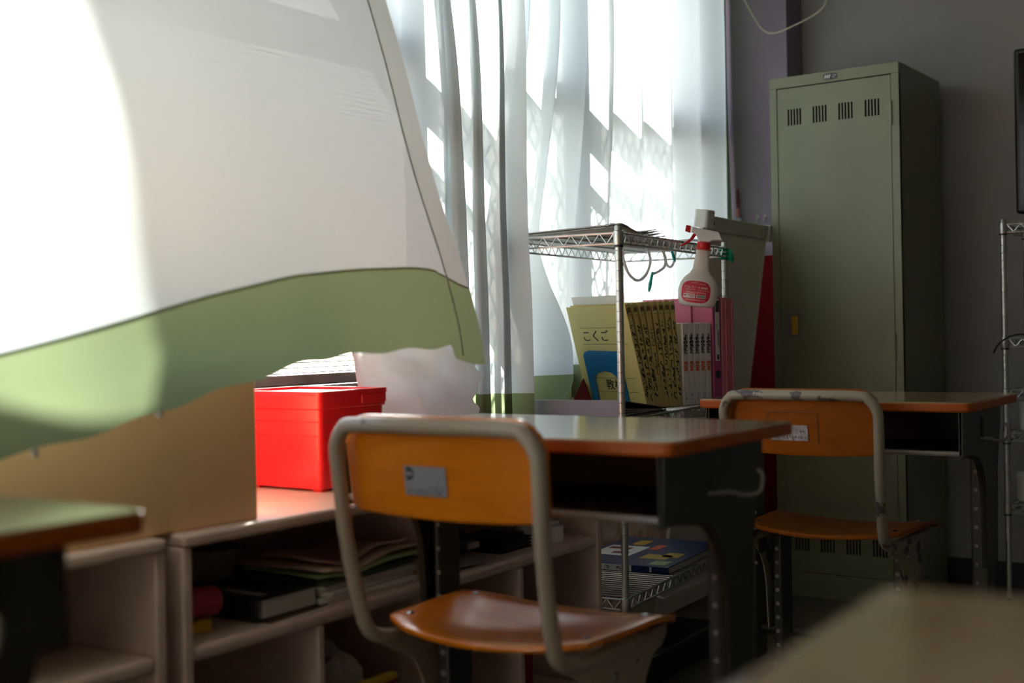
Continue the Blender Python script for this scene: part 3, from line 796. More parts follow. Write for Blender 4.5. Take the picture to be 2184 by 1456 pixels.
# ------------------------------------------------------------------ school chairs
def make_chair(label, wm, tm, sticker):
    t = root('school_chair', (0, 0, 0), 0, label, 'chair', 'orange plywood school chairs')
    SZ = 0.440
    # seat: wide at the front, bulging at the back, dished in the middle
    def edge(a):
        # outline in polar form: rounded trapezoid
        pts = [(-0.19, -0.125), (-0.12, -0.158), (0, -0.175), (0.12, -0.158), (0.19, -0.125), (0.203, -0.09), (0.213, 0.11), (0.205, 0.150), (0.16, 0.162), (0, 0.165), (-0.16, 0.162), (-0.205, 0.150), (-0.213, 0.11), (-0.203, -0.09)]
        return pts
    out = [Vector((p[0], p[1], 0)) for p in edge(0)]
    out = [q for q in smooth_path(out + [out[0]], 5)][:-1]
    def dish(x, y):
        return -0.014 * math.exp(-((x / 0.13) ** 2 + ((y + 0.02) / 0.11) ** 2)) + 0.010 * (abs(x) / 0.2) ** 2 - 0.012 * sstep(0.09, 0.165, y)
    bm = nb()
    rings = []
    for k in range(1, 8):
        f_ = k / 7
        rings.append([bm.verts.new((q.x * f_, q.y * f_, SZ + dish(q.x * f_, q.y * f_))) for q in out])
    cen = bm.verts.new((0, 0, SZ + dish(0, 0)))
    nq = len(out)
    for i in range(nq): bm.faces.new((cen, rings[0][i], rings[0][(i + 1) % nq]))
    for a, b in zip(rings, rings[1:]):
        for i in range(nq): bm.faces.new((a[i], b[i], b[(i + 1) % nq], a[(i + 1) % nq]))
    seat = obj('seat', bm, wm, t, smooth=True, solid=0.011, bevel=0.003, seg=2, angle=60)
    for x, y in ((-0.178, -0.085), (0.178, -0.085), (-0.178, 0.100), (0.178, 0.100)):
        rv = nb(); lathe(rv, [(0.0075, 0), (0.0075, 0.0015), (0.005, 0.003), (0, 0.0035)], 12, T(x, y, SZ + dish(x, y) + 0.005))
        obj('rivet', rv, 'rivet', seat, smooth=True)
    # backrest: bent plywood on the seat side of the tube
    BY = -0.205
    def lean(z): return BY - 0.035 * (z - 0.45) / 0.35
    def back(u, v):
        # u across, v up
        zl, zh = 0.640 , 0.802
        x = (u - 0.5) * 0.392
        cr = 0.055
        e = abs(x) - (0.196 - cr)
        ztop = zh if e < 0 else zh - cr + math.sqrt(max(0, cr * cr - e * e))
        zlow = zl + 0.006 * (2 * abs(u - 0.5)) ** 2 + (0 if abs(x) < 0.18 else (abs(x) - 0.18) * 0.5)
        z = zlow + (ztop - zlow) * v
        return Vector((x * (0.985 + 0.015 * v), lean(z) + 0.020 + 0.016 * (2 * (u - 0.5)) ** 2 - 0.012, z))
    bk = obj('backrest', surf(nb(), back, 40, 14), wm, t, smooth=True, solid=0.010, bevel=0.002, angle=60)
    # bent tube: up one side, across, down the other, then forward under the seat
    pts = []
    for s in (-1, 1):
        side = [(s * 0.180, 0.10, SZ - 0.022), (s * 0.182, -0.06, SZ - 0.022), (s * 0.184, -0.135, SZ - 0.018), (s * 0.186, -0.180, SZ + 0.000), (s * 0.188, -0.200, SZ + 0.045), (s * 0.193, lean(0.60) - 0.004, 0.60), (s * 0.197, lean(0.72) - 0.004, 0.72), (s * 0.195, lean(0.76) - 0.004, 0.752), (s * 0.178, lean(0.78) - 0.005, 0.778), (s * 0.150, lean(0.79) - 0.006, 0.786)]
        pts += side if s < 0 else [(0.0, lean(0.79) - 0.010, 0.787)] + side[::-1]
    obj('back_frame', tube(nb(), smooth_path(pts, 6), 0.0125, 14), tm, t, smooth=True, angle=180)
    # side gusset, leg, foot
    for s in (-1, 1):
        xs = s * 0.186
        pr = [(-0.175, SZ - 0.012), (0.155, SZ - 0.012), (0.150, SZ - 0.03)]
        for k in range(8):
            a = PI / 2 * k / 7
            pr.append((0.135 - 0.075 * math.sin(a), SZ - 0.045 - 0.13 * (1 - math.cos(a))))
        pr += [(0.052, 0.16), (-0.022, 0.16)]
        for k in range(8):
            a = PI / 2 * (1 - k / 7)
            pr.append((-0.115 + 0.085 * math.sin(a), SZ - 0.050 - 0.15 * (1 - math.cos(a))))
        obj('side_gusset', prism(nb(), pr, xs - 0.002, xs + 0.002, 'yz'), tm, t, bevel=0.001)
        lg = obj('leg', box(nb(), xs - s * 0.026 - 0.012, xs - s * 0.026 + 0.012, -0.020, 0.050, 0.03, SZ - 0.03), 'steel_dark', t, bevel=0.005, seg=3, smooth=True)
        for k in range(8):
            hb = nb(); lathe(hb, [(0.0, 0), (0.0055, 0), (0.0055, 0.0012), (0, 0.0012)], 10, T(xs - s * 0.026, -0.0202, 0.12 + k * 0.036) @ RX(R(90)))
            obj('hole', hb, 'lip', lg)
        obj('foot', tube(nb(), smooth_path([(xs - s * 0.01, -0.20, 0.012), (xs - s * 0.01, -0.12, 0.022), (xs - s * 0.01, 0.02, 0.030), (xs - s * 0.01, 0.12, 0.022), (xs - s * 0.01, 0.17, 0.012)], 4), 0.011, 10), 'steel_dark', t, smooth=True)
        wl_ = nb(); lathe(wl_, [(0.0, 0), (0.007, 0), (0.006, 0.004), (0, 0.005)], 10, T(xs, -0.02, SZ - 0.06) @ RY(s * PI / 2))
        obj('bolt', wl_, 'rivet', t, smooth=True)
    obj('crossbar', tube(nb(), [(-0.16, 0.015, 0.10), (0.16, 0.015, 0.10)], 0.010, 8), 'steel_dark', t, smooth=True)
    # sticker on the back of the backrest, following its lean
    zc = 0.700
    org, tilt = (0, lean(zc) + 0.0010, zc), (0.10, 0, 0)
    fr = lambda x, z: frame((x, -0.0008, z), (1, 0, 0), (0, 0, 1))
    if sticker == 'D':
        st = obj('sticker', box(nb(), -0.062, 0.020, -0.0005, 0.0005, -0.022, 0.024), 'sticker', t, loc=org, rot=tilt)
        o = nb()
        for k in range(14):      # the round half of the mark
            a0, a1 = -PI / 2 + PI * k / 14, -PI / 2 + PI * (k + 1) / 14
            if k == 6: continue
            o.faces.new([o.verts.new((-0.053 + r * math.cos(a), -0.0008, 0.012 + r * math.sin(a))) for r, a in ((0.0055, a0), (0.0105, a0), (0.0105, a1), (0.0055, a1))])
        for z0, z1 in ((-0.0105, -0.002), (0.002, 0.0105)):
            o.faces.new([o.verts.new(p) for p in ((-0.0575, -0.0008, 0.012 + z0), (-0.0530, -0.0008, 0.012 + z0), (-0.0530, -0.0008, 0.012 + z1), (-0.0575, -0.0008, 0.012 + z1))])
        obj('logo', o, 'ink', st)
        o = nb()
        for k in range(6): strokes(o, 0.004, 0.004, 1, fr(-0.012 + k * 0.0052, -0.008), 5 + k, 0.0004)
        for k in range(14): strokes(o, 0.004, 0.006, 1, fr(-0.056 + k * 0.0052, -0.015), k, 0.0005)
        obj('small_print', o, 'ink', st)
    else:
        st = obj('sticker', box(nb(), -0.075, 0.020, -0.0005, 0.0005, -0.024, 0.014), 'sticker2', t, loc=org, rot=tilt)
        o = nb()
        for k in range(12): strokes(o, 0.005, 0.008, 1, fr(-0.069 + k * 0.0073, -0.014), k + 40, 0.0005)
        for k in range(5): strokes(o, 0.006, 0.005, 1, fr(-0.02 + k * 0.0075, 0), k + 60, 0.0005)
        obj('small_print', o, 'ink', st)
        for a, b in (((-0.085, 0.045), (0.045, 0.045)), ((0.045, 0.045), (0.045, -0.03)), ((-0.085, 0.045), (-0.085, -0.01))):
            obj('glue_mark', box(nb(), min(a[0], b[0]) - 0.0006, max(a[0], b[0]) + 0.0006, -0.0003, 0.0008, min(a[1], b[1]) - 0.0006, max(a[1], b[1]) + 0.0006), 'brown', t, loc=org, rot=tilt)
    return t

c1 = make_chair('bright orange plywood school chair with beige tube back, sunlit from the window', 'chairwood', 'tube', 'D')
c1.location = (-1.212, 1.735, 0)
c2 = make_chair('shade-darkened orange school chair with badly chipped beige tube back, in front of the locker', 'chairwood_shaded', 'tube_worn_shaded', 'worn')
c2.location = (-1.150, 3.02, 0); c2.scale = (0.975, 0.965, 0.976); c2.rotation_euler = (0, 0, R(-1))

# ------------------------------------------------------------------ wire racks
def wire_rack(name, label, loc, rz, L, Wd, H, zs, pr=0.0095, pitch=0.0254):
    """local x along the length, local y across; origin at one post's foot"""
    t = root(name, loc, rz, label, 'wire rack')
    for px_, py_ in ((0, 0), (L, 0), (0, Wd), (L, Wd)):
        prof = [(0.0, 0.03), (pr, 0.03)]
        z = 0.06
        while z < H - 0.03:
            prof += [(pr, z), (pr * 0.88, z + 0.0008), (pr * 0.88, z + 0.0016), (pr, z + 0.0024)]
            z += pitch
        prof += [(pr, H), (pr * 0.8, H + 0.003), (0, H + 0.003)]
        po = obj('post', lathe(nb(), prof, 14), 'chrome', t, smooth=True, loc=(px_, py_, 0))
        obj('foot', lathe(nb(), [(0.0, 0), (0.014, 0), (0.014, 0.018), (0.006, 0.024), (0.006, 0.031), (0, 0.031)], 14), 'black', po, smooth=True)
        for zz in zs:
            cp = lathe(nb(), [(pr * 1.02, -0.030), (pr * 1.35, -0.030), (pr * 1.42, -0.026), (pr * 1.30, 0.004), (pr * 1.02, 0.006)], 16, T(0, 0, zz))
            obj('collar', cp, 'chrome', po, smooth=True)
            obj('sleeve', lathe(nb(), [(pr * 1.02, -0.036), (pr * 1.28, -0.036), (pr * 1.28, -0.030), (pr * 1.02, -0.030)], 14, T(0, 0, zz)), 'black', po)
    for zz in zs:
        sh = nb()
        # two rails all round with a zigzag wire between them
        e = 0.012
        for (ax, ay), (bx, by) in (((e, 0), (L - e, 0)), ((e, Wd), (L - e, Wd)), ((0, e), (0, Wd - e)), ((L, e), (L, Wd - e))):
            a, b = Vector((ax, ay, zz)), Vector((bx, by, zz))
            tube(sh, [a, b], 0.0030, 6); tube(sh, [a - Vector((0, 0, 0.026)), b - Vector((0, 0, 0.026))], 0.0030, 6)
            n_ = max(4, int((b - a).length / 0.021)); n_ += n_ % 2
            tube(sh, [a.lerp(b, k / n_) - Vector((0, 0, 0.026 * (k % 2))) for k in range(n_ + 1)], 0.0018, 4)
        obj('shelf_rim', sh, 'chrome', t, smooth=True)
        sh = nb()
        n_ = int(L / 0.0245)
        for k in range(1, n_): tube(sh, [(L * k / n_, 0, zz + 0.003), (L * k / n_, Wd, zz + 0.003)], 0.0019, 5)
        for k in range(1, 4): tube(sh, [(0, Wd * k / 4, zz - 0.001), (L, Wd * k / 4, zz - 0.001)], 0.0026, 5)
        obj('shelf_wires', sh, 'chrome', t, smooth=True)
    return t

RP = Vector((-1.591, 2.723, 0)); RA = R(96.2)
RU = Vector((math.cos(RA), math.sin(RA), 0)); RV = Vector((-math.sin(RA), math.cos(RA), 0))
def rk(a, b, z): return RP + RU * a + RV * b + Vector((0, 0, z))
RL, RW = 0.785, 0.345
ZT, ZM, ZL = 1.172, 0.703, 0.253
wire_rack('wire_rack', 'chrome wire shelf rack holding the yellow folders, beside the window', RP, RA, RL, RW, 1.188, (ZT, ZM, ZL))
wire_rack('wire_rack', 'chrome wire rack against the end wall under the black television', (-1.050, 4.27, 0), 0, 0.75, 0.30, 1.262, (1.248, 0.876, 0.708, 0.568, 0.335))

SM = ZM + 0.0055      # standing height on the middle shelf
# grey binder lying with its spine to the near end
t = root('ring_binder', rk(0.012, 0.008, SM), RA, 'lavender grey ring binder lying flat, half open, on the rack shelf', 'binder')
obj('spine', box(nb(), 0, 0.004, 0, 0.285, 0, 0.044), 'lavender', t, bevel=0.0015)
obj('cover', box(nb(), 0.0, 0.30, 0, 0.285, 0, 0.003), 'charcoal', t)
obj('cover', box(nb(), 0, 0.305, 0, 0.285, -0.003, 0, T(0.002, 0, 0.044) @ RY(math.atan2(0.036, 0.30))), 'charcoal', t)
for k in range(3): obj('page', box(nb(), 0.02, 0.285, 0.004 + 0.002 * k, 0.275, 0.0, 0.0015, T(0, 0, 0.0045 + 0.008 * k) @ RY(0.03 * k)), 'greypaper', t)

FI = R(-20)                      # the files stand turned towards the room's entrance
def row(d, out=0.0):
    """foot of a file at distance d along the row; out moves it off the spine line"""
    c_, s_ = math.cos(FI), math.sin(FI)
    return rk(0.331 + d * c_ + out * -s_, 0.0996 + d * s_ + out * c_, SM)
RF = RA + FI
def folder(d, lean, th, h, dp, label, text=None, seed=0, cover=False):
    t = root('card_folder', row(d), RF, label, 'folder', 'yellow card folders on the wire rack', rot=(0, lean, RF))
    obj('spine', box(nb(), 0, th, 0, 0.0015, 0, h), 'folder', t, bevel=0.0006)
    for x in (0, th - 0.0012): obj('cover', box(nb(), x, x + 0.0012, 0.0015, dp, 0.002, h - 0.001), 'folder', t)
    obj('page_block', box(nb(), 0.002, th - 0.002, 0.004, dp - 0.008, 0.003, h - 0.012), 'pages', t)
    fr = lambda z: frame((th / 2, -0.0004, z), (1, 0, 0), (0, 0, 1))
    for z in (h - 0.034, h * 0.60, 0.060): obj('ruled_line', box(nb(), 0.001, th - 0.001, -0.0003, 0, z, z + 0.0008), 'ink', t)
    lettering('lettering', '国', 0.016, 'ink', t, fr(h - 0.020), depth=0.0005)
    if text: lettering('lettering', text, 0.017, 'ink', t, fr(h * 0.52), line=1.0, depth=0.0005)
    else:
        o = nb(); strokes(o, th * 0.72, h * 0.72, 12, fr(h * 0.46), seed, 0.0015); obj('handwriting', o, 'ink', t)
    if cover:
        ft = lambda y, z: frame((-0.0004, y, z), (0, -1, 0), (0, 0, 1))
        for z in (h * 0.785, h * 0.625, h * 0.29, h * 0.155): obj('ruled_line', box(nb(), -0.0004, 0, 0.02, dp * 0.84, z, z + 0.0009), 'ink', t)
        lettering('lettering', 'こくご', 0.036, 'ink', t, ft(dp * 0.60, h * 0.70), depth=0.0005)
        lettering('lettering', '教材', 0.034, 'ink', t, ft(dp * 0.46, h * 0.222), depth=0.0005)
    return t

# leaning row; the first one shows its cover
fo = [(-0.28, None, True, 'front yellow card folder with ruled cover lines, leaning beside the blue bookend'),
      (-0.25, None, False, 'second yellow card folder, scrawled spine, behind the ruled cover'),
      (-0.22, None, False, 'third yellow card folder with dense handwriting from the blue bookend'),
      (-0.195, 'こ\nく\nご\n\nす\nう\nが\nく', False, 'fourth yellow card folder whose spine has clear spaced writing'),
      (-0.165, None, False, 'fifth yellow card folder in the row, heavy scribbled spine'),
      (-0.14, None, False, 'sixth yellow card folder in the row, tall looping handwriting'),
      (-0.115, None, False, 'seventh yellow card folder in the row, scribbled to the foot'),
      (-0.09, None, False, 'last yellow card folder in the row, next to the white books')]
for k, (ln, tx, cv, lb) in enumerate(fo):
    folder(0.040 + 0.0185 * k, ln, 0.0172, 0.302, 0.235, lb, tx, 20 + k, cv)
# cream divider sheet sticking up between the first two
tag(obj('divider_sheet', box(nb(), -0.0005, 0.0005, 0.03, 0.225, 0.006, 0.330), 'cap', None, loc=row(0.0582), rot=(0, -0.27, RF)), 'cream divider sheet sticking up between the yellow folders', 'card sheet')

# blue bookend: bent plate with an arched window
bm = nb()
o_ = [(0.0, 0.0)] + [(0.002, 0.14)] + [(0.012 + 0.010 * -math.cos(a), 0.158 + 0.010 * math.sin(a)) for a in (0.3, 0.8, 1.3)] + [(0.12, 0.170), (0.138, 0.166), (0.146, 0.155), (0.148, 0.0), (0.120, 0.0), (0.118, 0.085)] + [(0.074 + 0.044 * math.cos(a), 0.085 + 0.024 * math.sin(a)) for a in (0.4, 0.9, PI / 2, 2.2, 2.75)] + [(0.030, 0.085), (0.028, 0.0)]
prism(bm, o_, 0, 0.0015, 'yz')
t = root('bookend', row(0.037, 0.060), RF, 'bright blue metal bookend with arched cut-out against the yellow folders', 'bookend', rot=(0, -0.28, RF))
obj('upright_plate', bm, 'blue', t)
obj('base_plate', box(nb(), -0.001, 0.09, 0.0, 0.148, 0.0, 0.0010, RY(0.28)), 'blue', t)

# white picture books
bl = ['first white picture book, touching the yellow folders', 'second white picture book from the yellow folders', 'third white picture book, in the middle of the five', 'fourth white picture book, one away from the pink folder', 'fifth white picture book, against the pink folder']
for k in range(5):
    th = 0.0238
    t = root('picture_book', row(0.1895 + k * 0.0252, -0.002), RF, bl[k], 'book', 'white picture books on the wire rack')
    h = 0.236 + 0.001 * (k % 2)
    obj('cover', box(nb(), 0, th, 0, 0.17, 0, h), 'whitebook', t, bevel=0.002, smooth=True)
    obj('page_block', box(nb(), 0.003, th - 0.003, 0.004, 0.1705, h - 0.0015, h + 0.0004), 'pages', t)
    lettering('lettering', 'よ\nみ\nか\nた', 0.0175, 'ink', t, frame((th * 0.5, -0.0006, h * 0.745), (1, 0, 0), (0, 0, 1)), line=0.80, depth=0.0005, bold=0.0005)
    lettering('lettering', '絵\n本', 0.0175, 'ink_red', t, frame((th * 0.5, -0.0006, h * 0.470), (1, 0, 0), (0, 0, 1)), line=0.80, depth=0.0005, bold=0.0005)
    o = nb(); strokes(o, 0.006, 0.020, 4, frame((th * 0.5, -0.0006, 0.025), (1, 0, 0), (0, 0, 1)), 80 + k, 0.0005); obj('publisher_mark', o, 'ink', t)
tag(obj('pink_folder', box(nb(), 0, 0.003, 0.075, 0.27, 0, 0.312), 'pink', None, bevel=0.001, loc=row(0.3165), rot=(0, 0, RF)), 'bright pink plastic folder standing upright behind the white picture books', 'folder')
t = root('lever_arch_file', row(0.3215, -0.004), RF, 'magenta lever arch file with grey spine label and finger hole', 'binder')
obj('spine', box(nb(), 0, 0.036, 0, 0.004, 0, 0.312), 'magenta', t, bevel=0.0015)
for x in (0, 0.033): obj('cover', box(nb(), x, x + 0.003, 0.004, 0.26, 0, 0.312), 'pink', t)
obj('page_block', box(nb(), 0.005, 0.031, 0.02, 0.25, 0.005, 0.298), 'pages', t)
st = obj('spine_label', box(nb(), 0.011, 0.029, -0.0006, 0, 0.125, 0.306), 'whitebook', t)
o = nb(); box(o, 0.012, 0.028, -0.0012, -0.0006, 0.268, 0.302); strokes(o, 0.008, 0.085, 8, frame((0.018, -0.001, 0.215), (1, 0, 0), (0, 0, 1)), 4, 0.0006); box(o, 0.022, 0.0245, -0.0012, -0.0006, 0.165, 0.215); box(o, 0.016, 0.025, -0.0012, -0.0006, 0.128, 0.143)
obj('lettering', o, 'charcoal', st)
ho = nb(); lathe(ho, [(0.0, 0), (0.010, 0), (0.012, 0.001), (0.010, 0.0015), (0, 0.0012)], 20, T(0.019, -0.0002, 0.085) @ RX(R(90)))
obj('finger_hole', ho, 'black', t, smooth=True)
for k, lb in enumerate(('rose pink document box next to the magenta file', 'rose pink document box at the end of the shelf row')):
    t = root('document_box', row(0.360 + 0.0285 * k, -0.006), RF, lb, 'file box', 'rose document boxes')
    obj('box_body', box(nb(), 0, 0.0275, 0, 0.24, 0, 0.311 - 0.003 * k), 'pink2', t, bevel=0.003, smooth=True)
    obj('spine_ridge', box(nb(), 0.018, 0.021, -0.002, 0.001, 0.01, 0.30), 'pink', t, bevel=0.001)
tag(obj('red_folder', prism(nb(), [(0.205, 0), (0.300, 0), (0.222, 0.085)], 0, 0.003, 'yz'), 'packred', None, loc=row(0.030), rot=(0, -0.28, RF)), 'dark red card folder low beside the yellow ruled folder', 'folder')

# ------------------------------------------------------------------ on and under the top shelf
SP = ZT + 0.0055
t = root('newspaper', rk(0.05, 0.015, SP), RA, 'folded grey newspaper lying on the top wire shelf', 'newspaper')
def f_np(k):
    def f(u, v):
        x = 0.012 * k + (0.30 - 0.02 * k) * u; y = 0.006 * k + (0.315 - 0.012 * k) * v
        z = 0.003 + 0.003 * k + 0.014 * math.exp(-((u - 0.05) / 0.22) ** 2) * (1 - 0.8 * v) + 0.016 * max(0, u - 0.72) / 0.28 * (1 - v) * (0.35 + 0.12 * k) + 0.003 * math.sin(6 * u + k)
        return Vector((x, y, z))
    return f
for k in range(4): obj('page', surf(nb(), f_np(k), 16, 10), 'greypaper', t, solid=0.0016, smooth=True)
o = nb(); strokes(o, 0.03, 0.012, 4, frame((0.0, 0.03, 0.020), (0, -1, 0), (0.3, 0, 1)), 9, 0.0006); obj('print', o, 'ink', t)
tag(obj('flat_papers', box(nb(), 0, 0.20, 0, 0.22, 0, 0.004), 'greypaper', None, loc=rk(0.37, 0.05, SP), rot=(0, 0, RA + 0.05)), 'flat sheaf of grey papers on the top wire shelf behind the newspaper', 'paper')

def cord(label, pts, clip=None):
    t = root('white_cord', rk(*pts[0]), 0, label, 'cord', 'white cords hanging from the top wire shelf')
    org = rk(*pts[0])
    obj('loop', tube(nb(), [rk(p.x, p.y, p.z) - org for p in smooth_path(pts, 7)], 0.0040, 8), 'cord', t, smooth=True)
    if clip:
        a, b = rk(*clip[0]) - org, rk(*clip[1]) - org
        m_ = a.lerp(b, 0.5)
        obj('clip', tube(nb(), [a, a.lerp(b, 0.25), m_, a.lerp(b, 0.6), a.lerp(b, 0.9), b], [0.0035, 0.0042, 0.0045, 0.0058, 0.004, 0.0022], 6), 'teal', t)
cord('white cord loop with long teal clip hanging under the top wire shelf', [(0.245, 0.10, ZT - 0.004), (0.250, 0.10, 1.13), (0.285, 0.10, 1.085), (0.345, 0.10, 1.066), (0.405, 0.10, 1.082), (0.440, 0.10, 1.118), (0.43, 0.10, 1.150), (0.40, 0.10, ZT - 0.004)], ((0.452, 0.098, 1.092), (0.422, 0.098, 1.036)))
cord('white cord loop crossing the teal clip loop under the wire shelf', [(0.40, 0.09, ZT - 0.004), (0.470, 0.085, 1.166), (0.505, 0.08, 1.138), (0.498, 0.08, 1.110), (0.470, 0.088, 1.094), (0.450, 0.096, 1.088)])
cord('white cord loop with slanting teal clip near the spray bottle', [(0.545, 0.10, ZT - 0.004), (0.548, 0.10, 1.145), (0.562, 0.10, 1.122), (0.590, 0.10, 1.112), (0.618, 0.10, 1.124), (0.632, 0.10, 1.150), (0.635, 0.10, ZT - 0.004)], ((0.592, 0.098, 1.172), (0.628, 0.098, 1.128)))
cord('coiled white cord lying on the top wire shelf beside the papers', [(0.60, 0.04, SP + 0.005), (0.63, 0.12, SP + 0.012), (0.68, 0.16, SP + 0.008), (0.74, 0.10, SP + 0.010), (0.71, 0.04, SP + 0.006), (0.64, 0.05, SP + 0.014), (0.62, 0.14, SP + 0.006)])

# spray bottle hooked on the shelf rail by its trigger
t = root('spray_bottle', rk(0.425, -0.042, 0.990), 0, 'translucent spray bottle with red label hanging from the top wire shelf', 'bottle', rot=(0, 0, 0))
# bottle faces the room side: build in x (width), z (height), y (thickness), then turn and tilt
t.scale = (1.1, 1.1, 0.84)
t.rotation_euler = (Matrix.Rotation(R(28), 4, 'Z') @ Matrix.Rotation(R(8), 4, 'Y')).to_euler()
prof = [(0.0, 0.0), (0.036, 0.0), (0.044, 0.006), (0.048, 0.022), (0.0505, 0.050), (0.047, 0.075), (0.038, 0.095), (0.026, 0.110), (0.0205, 0.125), (0.0185, 0.160), (0.0165, 0.185), (0.0155, 0.190), (0.0, 0.190)]
obj('body', lathe(nb(), prof, 32, I4, 1.0, 0.58), 'bottle', t, smooth=True, angle=180)
lb_o = nb()
outl = [(0.036 * math.copysign(abs(math.cos(a)) ** 0.55, math.cos(a)), 0.047 + 0.036 * math.copysign(abs(math.sin(a)) ** 0.7, math.sin(a))) for a in [2 * PI * k / 40 for k in range(40)]]
def on_body(x, z, lift=0.0008):
    # point on the squashed body's near side
    r_ = lerp_tab([(z_, r1) for r1, z_ in prof[1:-1]], z)
    q = max(0.0, 1 - (x / max(r_, 1e-4)) ** 2)
    return Vector((x, -r_ * 0.58 * math.sqrt(q) - lift, z))
vs = [lb_o.verts.new(on_body(x - 0.006, z)) for x, z in outl]
rings_ = [vs] + [[lb_o.verts.new(on_body((x) * f_ - 0.006, 0.047 + (z - 0.047) * f_)) for x, z in outl] for f_ in (0.8, 0.6, 0.4, 0.2)]
for a_, b_ in zip(rings_, rings_[1:]):
    for k in range(40): lb_o.faces.new((a_[k], a_[(k + 1) % 40], b_[(k + 1) % 40], b_[k]))
lb_o.faces.new(rings_[-1])
lab = obj('label', lb_o, 'label', t, smooth=True, angle=180)
def on_label(txt, x, z, size, mat='white_print'):
    p = on_body(x, z, 0.0016)
    px_ = on_body(x + 0.01, z, 0.0016) - on_body(x - 0.01, z, 0.0016)
    return lettering('lettering', txt, size, mat, lab, frame(p, px_, (0, 0.0, 1)))
on_label('アルコール', -0.016, 0.0615, 0.0088); on_label('製剤', 0.014, 0.0605, 0.0088)
on_label('SARAYA', -0.012, 0.0765, 0.0048); on_label('食品添加物', 0.008, 0.0735, 0.0032)
on_label('アルペット', 0.012, 0.0520, 0.0062); on_label('食品添加物 除菌剤', -0.020, 0.0535, 0.0030)
def decal(x0, x1, z0, z1, mat, nm, lift=0.0013):
    o = nb()
    n_ = 6
    g_ = [(o.verts.new(on_body(x0 + (x1 - x0) * k / n_, z0, lift)), o.verts.new(on_body(x0 + (x1 - x0) * k / n_, z1, lift))) for k in range(n_ + 1)]
    for k in range(n_): o.faces.new((g_[k][0], g_[k + 1][0], g_[k + 1][1], g_[k][1]))
    return obj(nm, o, mat, lab)
decal(-0.036, -0.007, 0.026, 0.040, 'label_white', 'warning_panel'); decal(-0.004, 0.020, 0.027, 0.038, 'label_white', 'barcode_panel')
on_label('火気厳禁', -0.016, 0.0352, 0.0055, 'ink_red')
for k in range(14): decal(-0.002 + 0.0015 * k, -0.002 + 0.0015 * k + (0.0009 if k % 3 else 0.0005), 0.0285, 0.0365, 'ink', 'barcode_bar', 0.0017)
for z_ in (0.0460, 0.0432, 0.0215, 0.0185): decal(-0.030, 0.020, z_, z_ + 0.0008, 'label_white', 'text_line', 0.0015)
o = nb(); strokes(o, 0.016, 0.003, 1, frame(on_body(-0.013, 0.0295, 0.0017), (1, 0, 0), (0, 0, 1)), 15, 0.0004); obj('small_print', o, 'ink', lab)
o = nb(); q = on_body(-0.031, 0.034, 0.0017)
o.faces.new([o.verts.new(q + Vector(p)) for p in ((-0.0035, 0, 0), (0, 0, -0.004), (0.0035, 0, 0), (0, 0, 0.004))]); obj('warning_mark', o, 'ink_red', lab)
obj('neck_ring', lathe(nb(), [(0.0, 0.188), (0.0185, 0.188), (0.0185, 0.192), (0.0175, 0.193), (0.0172, 0.213), (0, 0.213)], 24), 'bottle_red', t, smooth=True)
hd = prism(nb(), [(-0.014, 0.213), (0.014, 0.213), (0.020, 0.222), (0.046, 0.224), (0.034, 0.252), (-0.020, 0.258), (-0.036, 0.262), (-0.036, 0.243), (-0.026, 0.240), (-0.018, 0.228)], -0.012, 0.012, 'xz')
obj('spray_head', hd, 'bottle_white', t, bevel=0.004, seg=3, smooth=True)
nz = prism(nb(), [(-0.037, 0.240), (-0.037, 0.263), (-0.050, 0.264), (-0.051, 0.244)], -0.009, 0.009, 'xz')
obj('nozzle', nz, 'bottle_red', t, bevel=0.002)
tg = prism(nb(), [(-0.020, 0.240), (-0.030, 0.238), (-0.036, 0.222), (-0.050, 0.204), (-0.062, 0.193), (-0.052, 0.194), (-0.040, 0.204), (-0.027, 0.222)], -0.006, 0.006, 'xz')
obj('trigger', tg, 'bottle_red', t, bevel=0.002, smooth=True)

# green tape round the far post
t = nb()
for k in range(3):
    tube(t, [(0.012 * math.cos(a), 0.012 * math.sin(a), 0.012 * k) for a in [2 * PI * q / 10 for q in range(11)]], 0.0045, 5)
for k in range(3):
    vs = [t.verts.new(p) for p in ((0.010, -0.004 + 0.004 * k, 0.028 - 0.004 * k), (0.030, -0.008 + 0.006 * k, 0.022 - 0.012 * k), (0.026, -0.006 + 0.006 * k, -0.012 - 0.002 * k), (0.010, -0.002, -0.004))]
    t.faces.new(vs)
tag(obj('green_tape', t, 'tape', None, smooth=True, loc=rk(RL, 0, ZT - 0.030)), 'green tape wrapped round the corner post of the wire rack', 'tape')

# ------------------------------------------------------------------ lower shelf of the rack and the floor below it
SLO = ZL + 0.0055
t = root('board_game_box', rk(0.315, 0.012, SLO), RA, 'flat blue game box with coloured blocks printed on its lid, on the low wire shelf', 'box')
obj('box_body', box(nb(), 0, 0.44, 0, 0.31, 0, 0.021), 'gameblue', t, bevel=0.002)
obj('page_edge', box(nb(), 0.004, 0.436, -0.0006, 0, 0.003, 0.018), 'pages', t)
o = nb(); box(o, -0.0006, 0, 0.11, 0.30, 0.002, 0.019); obj('spine_panel', o, 'whitebook', t)
o = nb()
for k in range(5): strokes(o, 0.016, 0.010, 2, frame((-0.0008, 0.285 - k * 0.034, 0.0105), (0, -1, 0), (0, 0, 1)), 90 + k, 0.0010)
obj('lettering', o, 'ink', t)
obj('spine_mark', box(nb(), -0.0006, 0, 0.050, 0.056, 0.004, 0.018), 'whitebook', t)
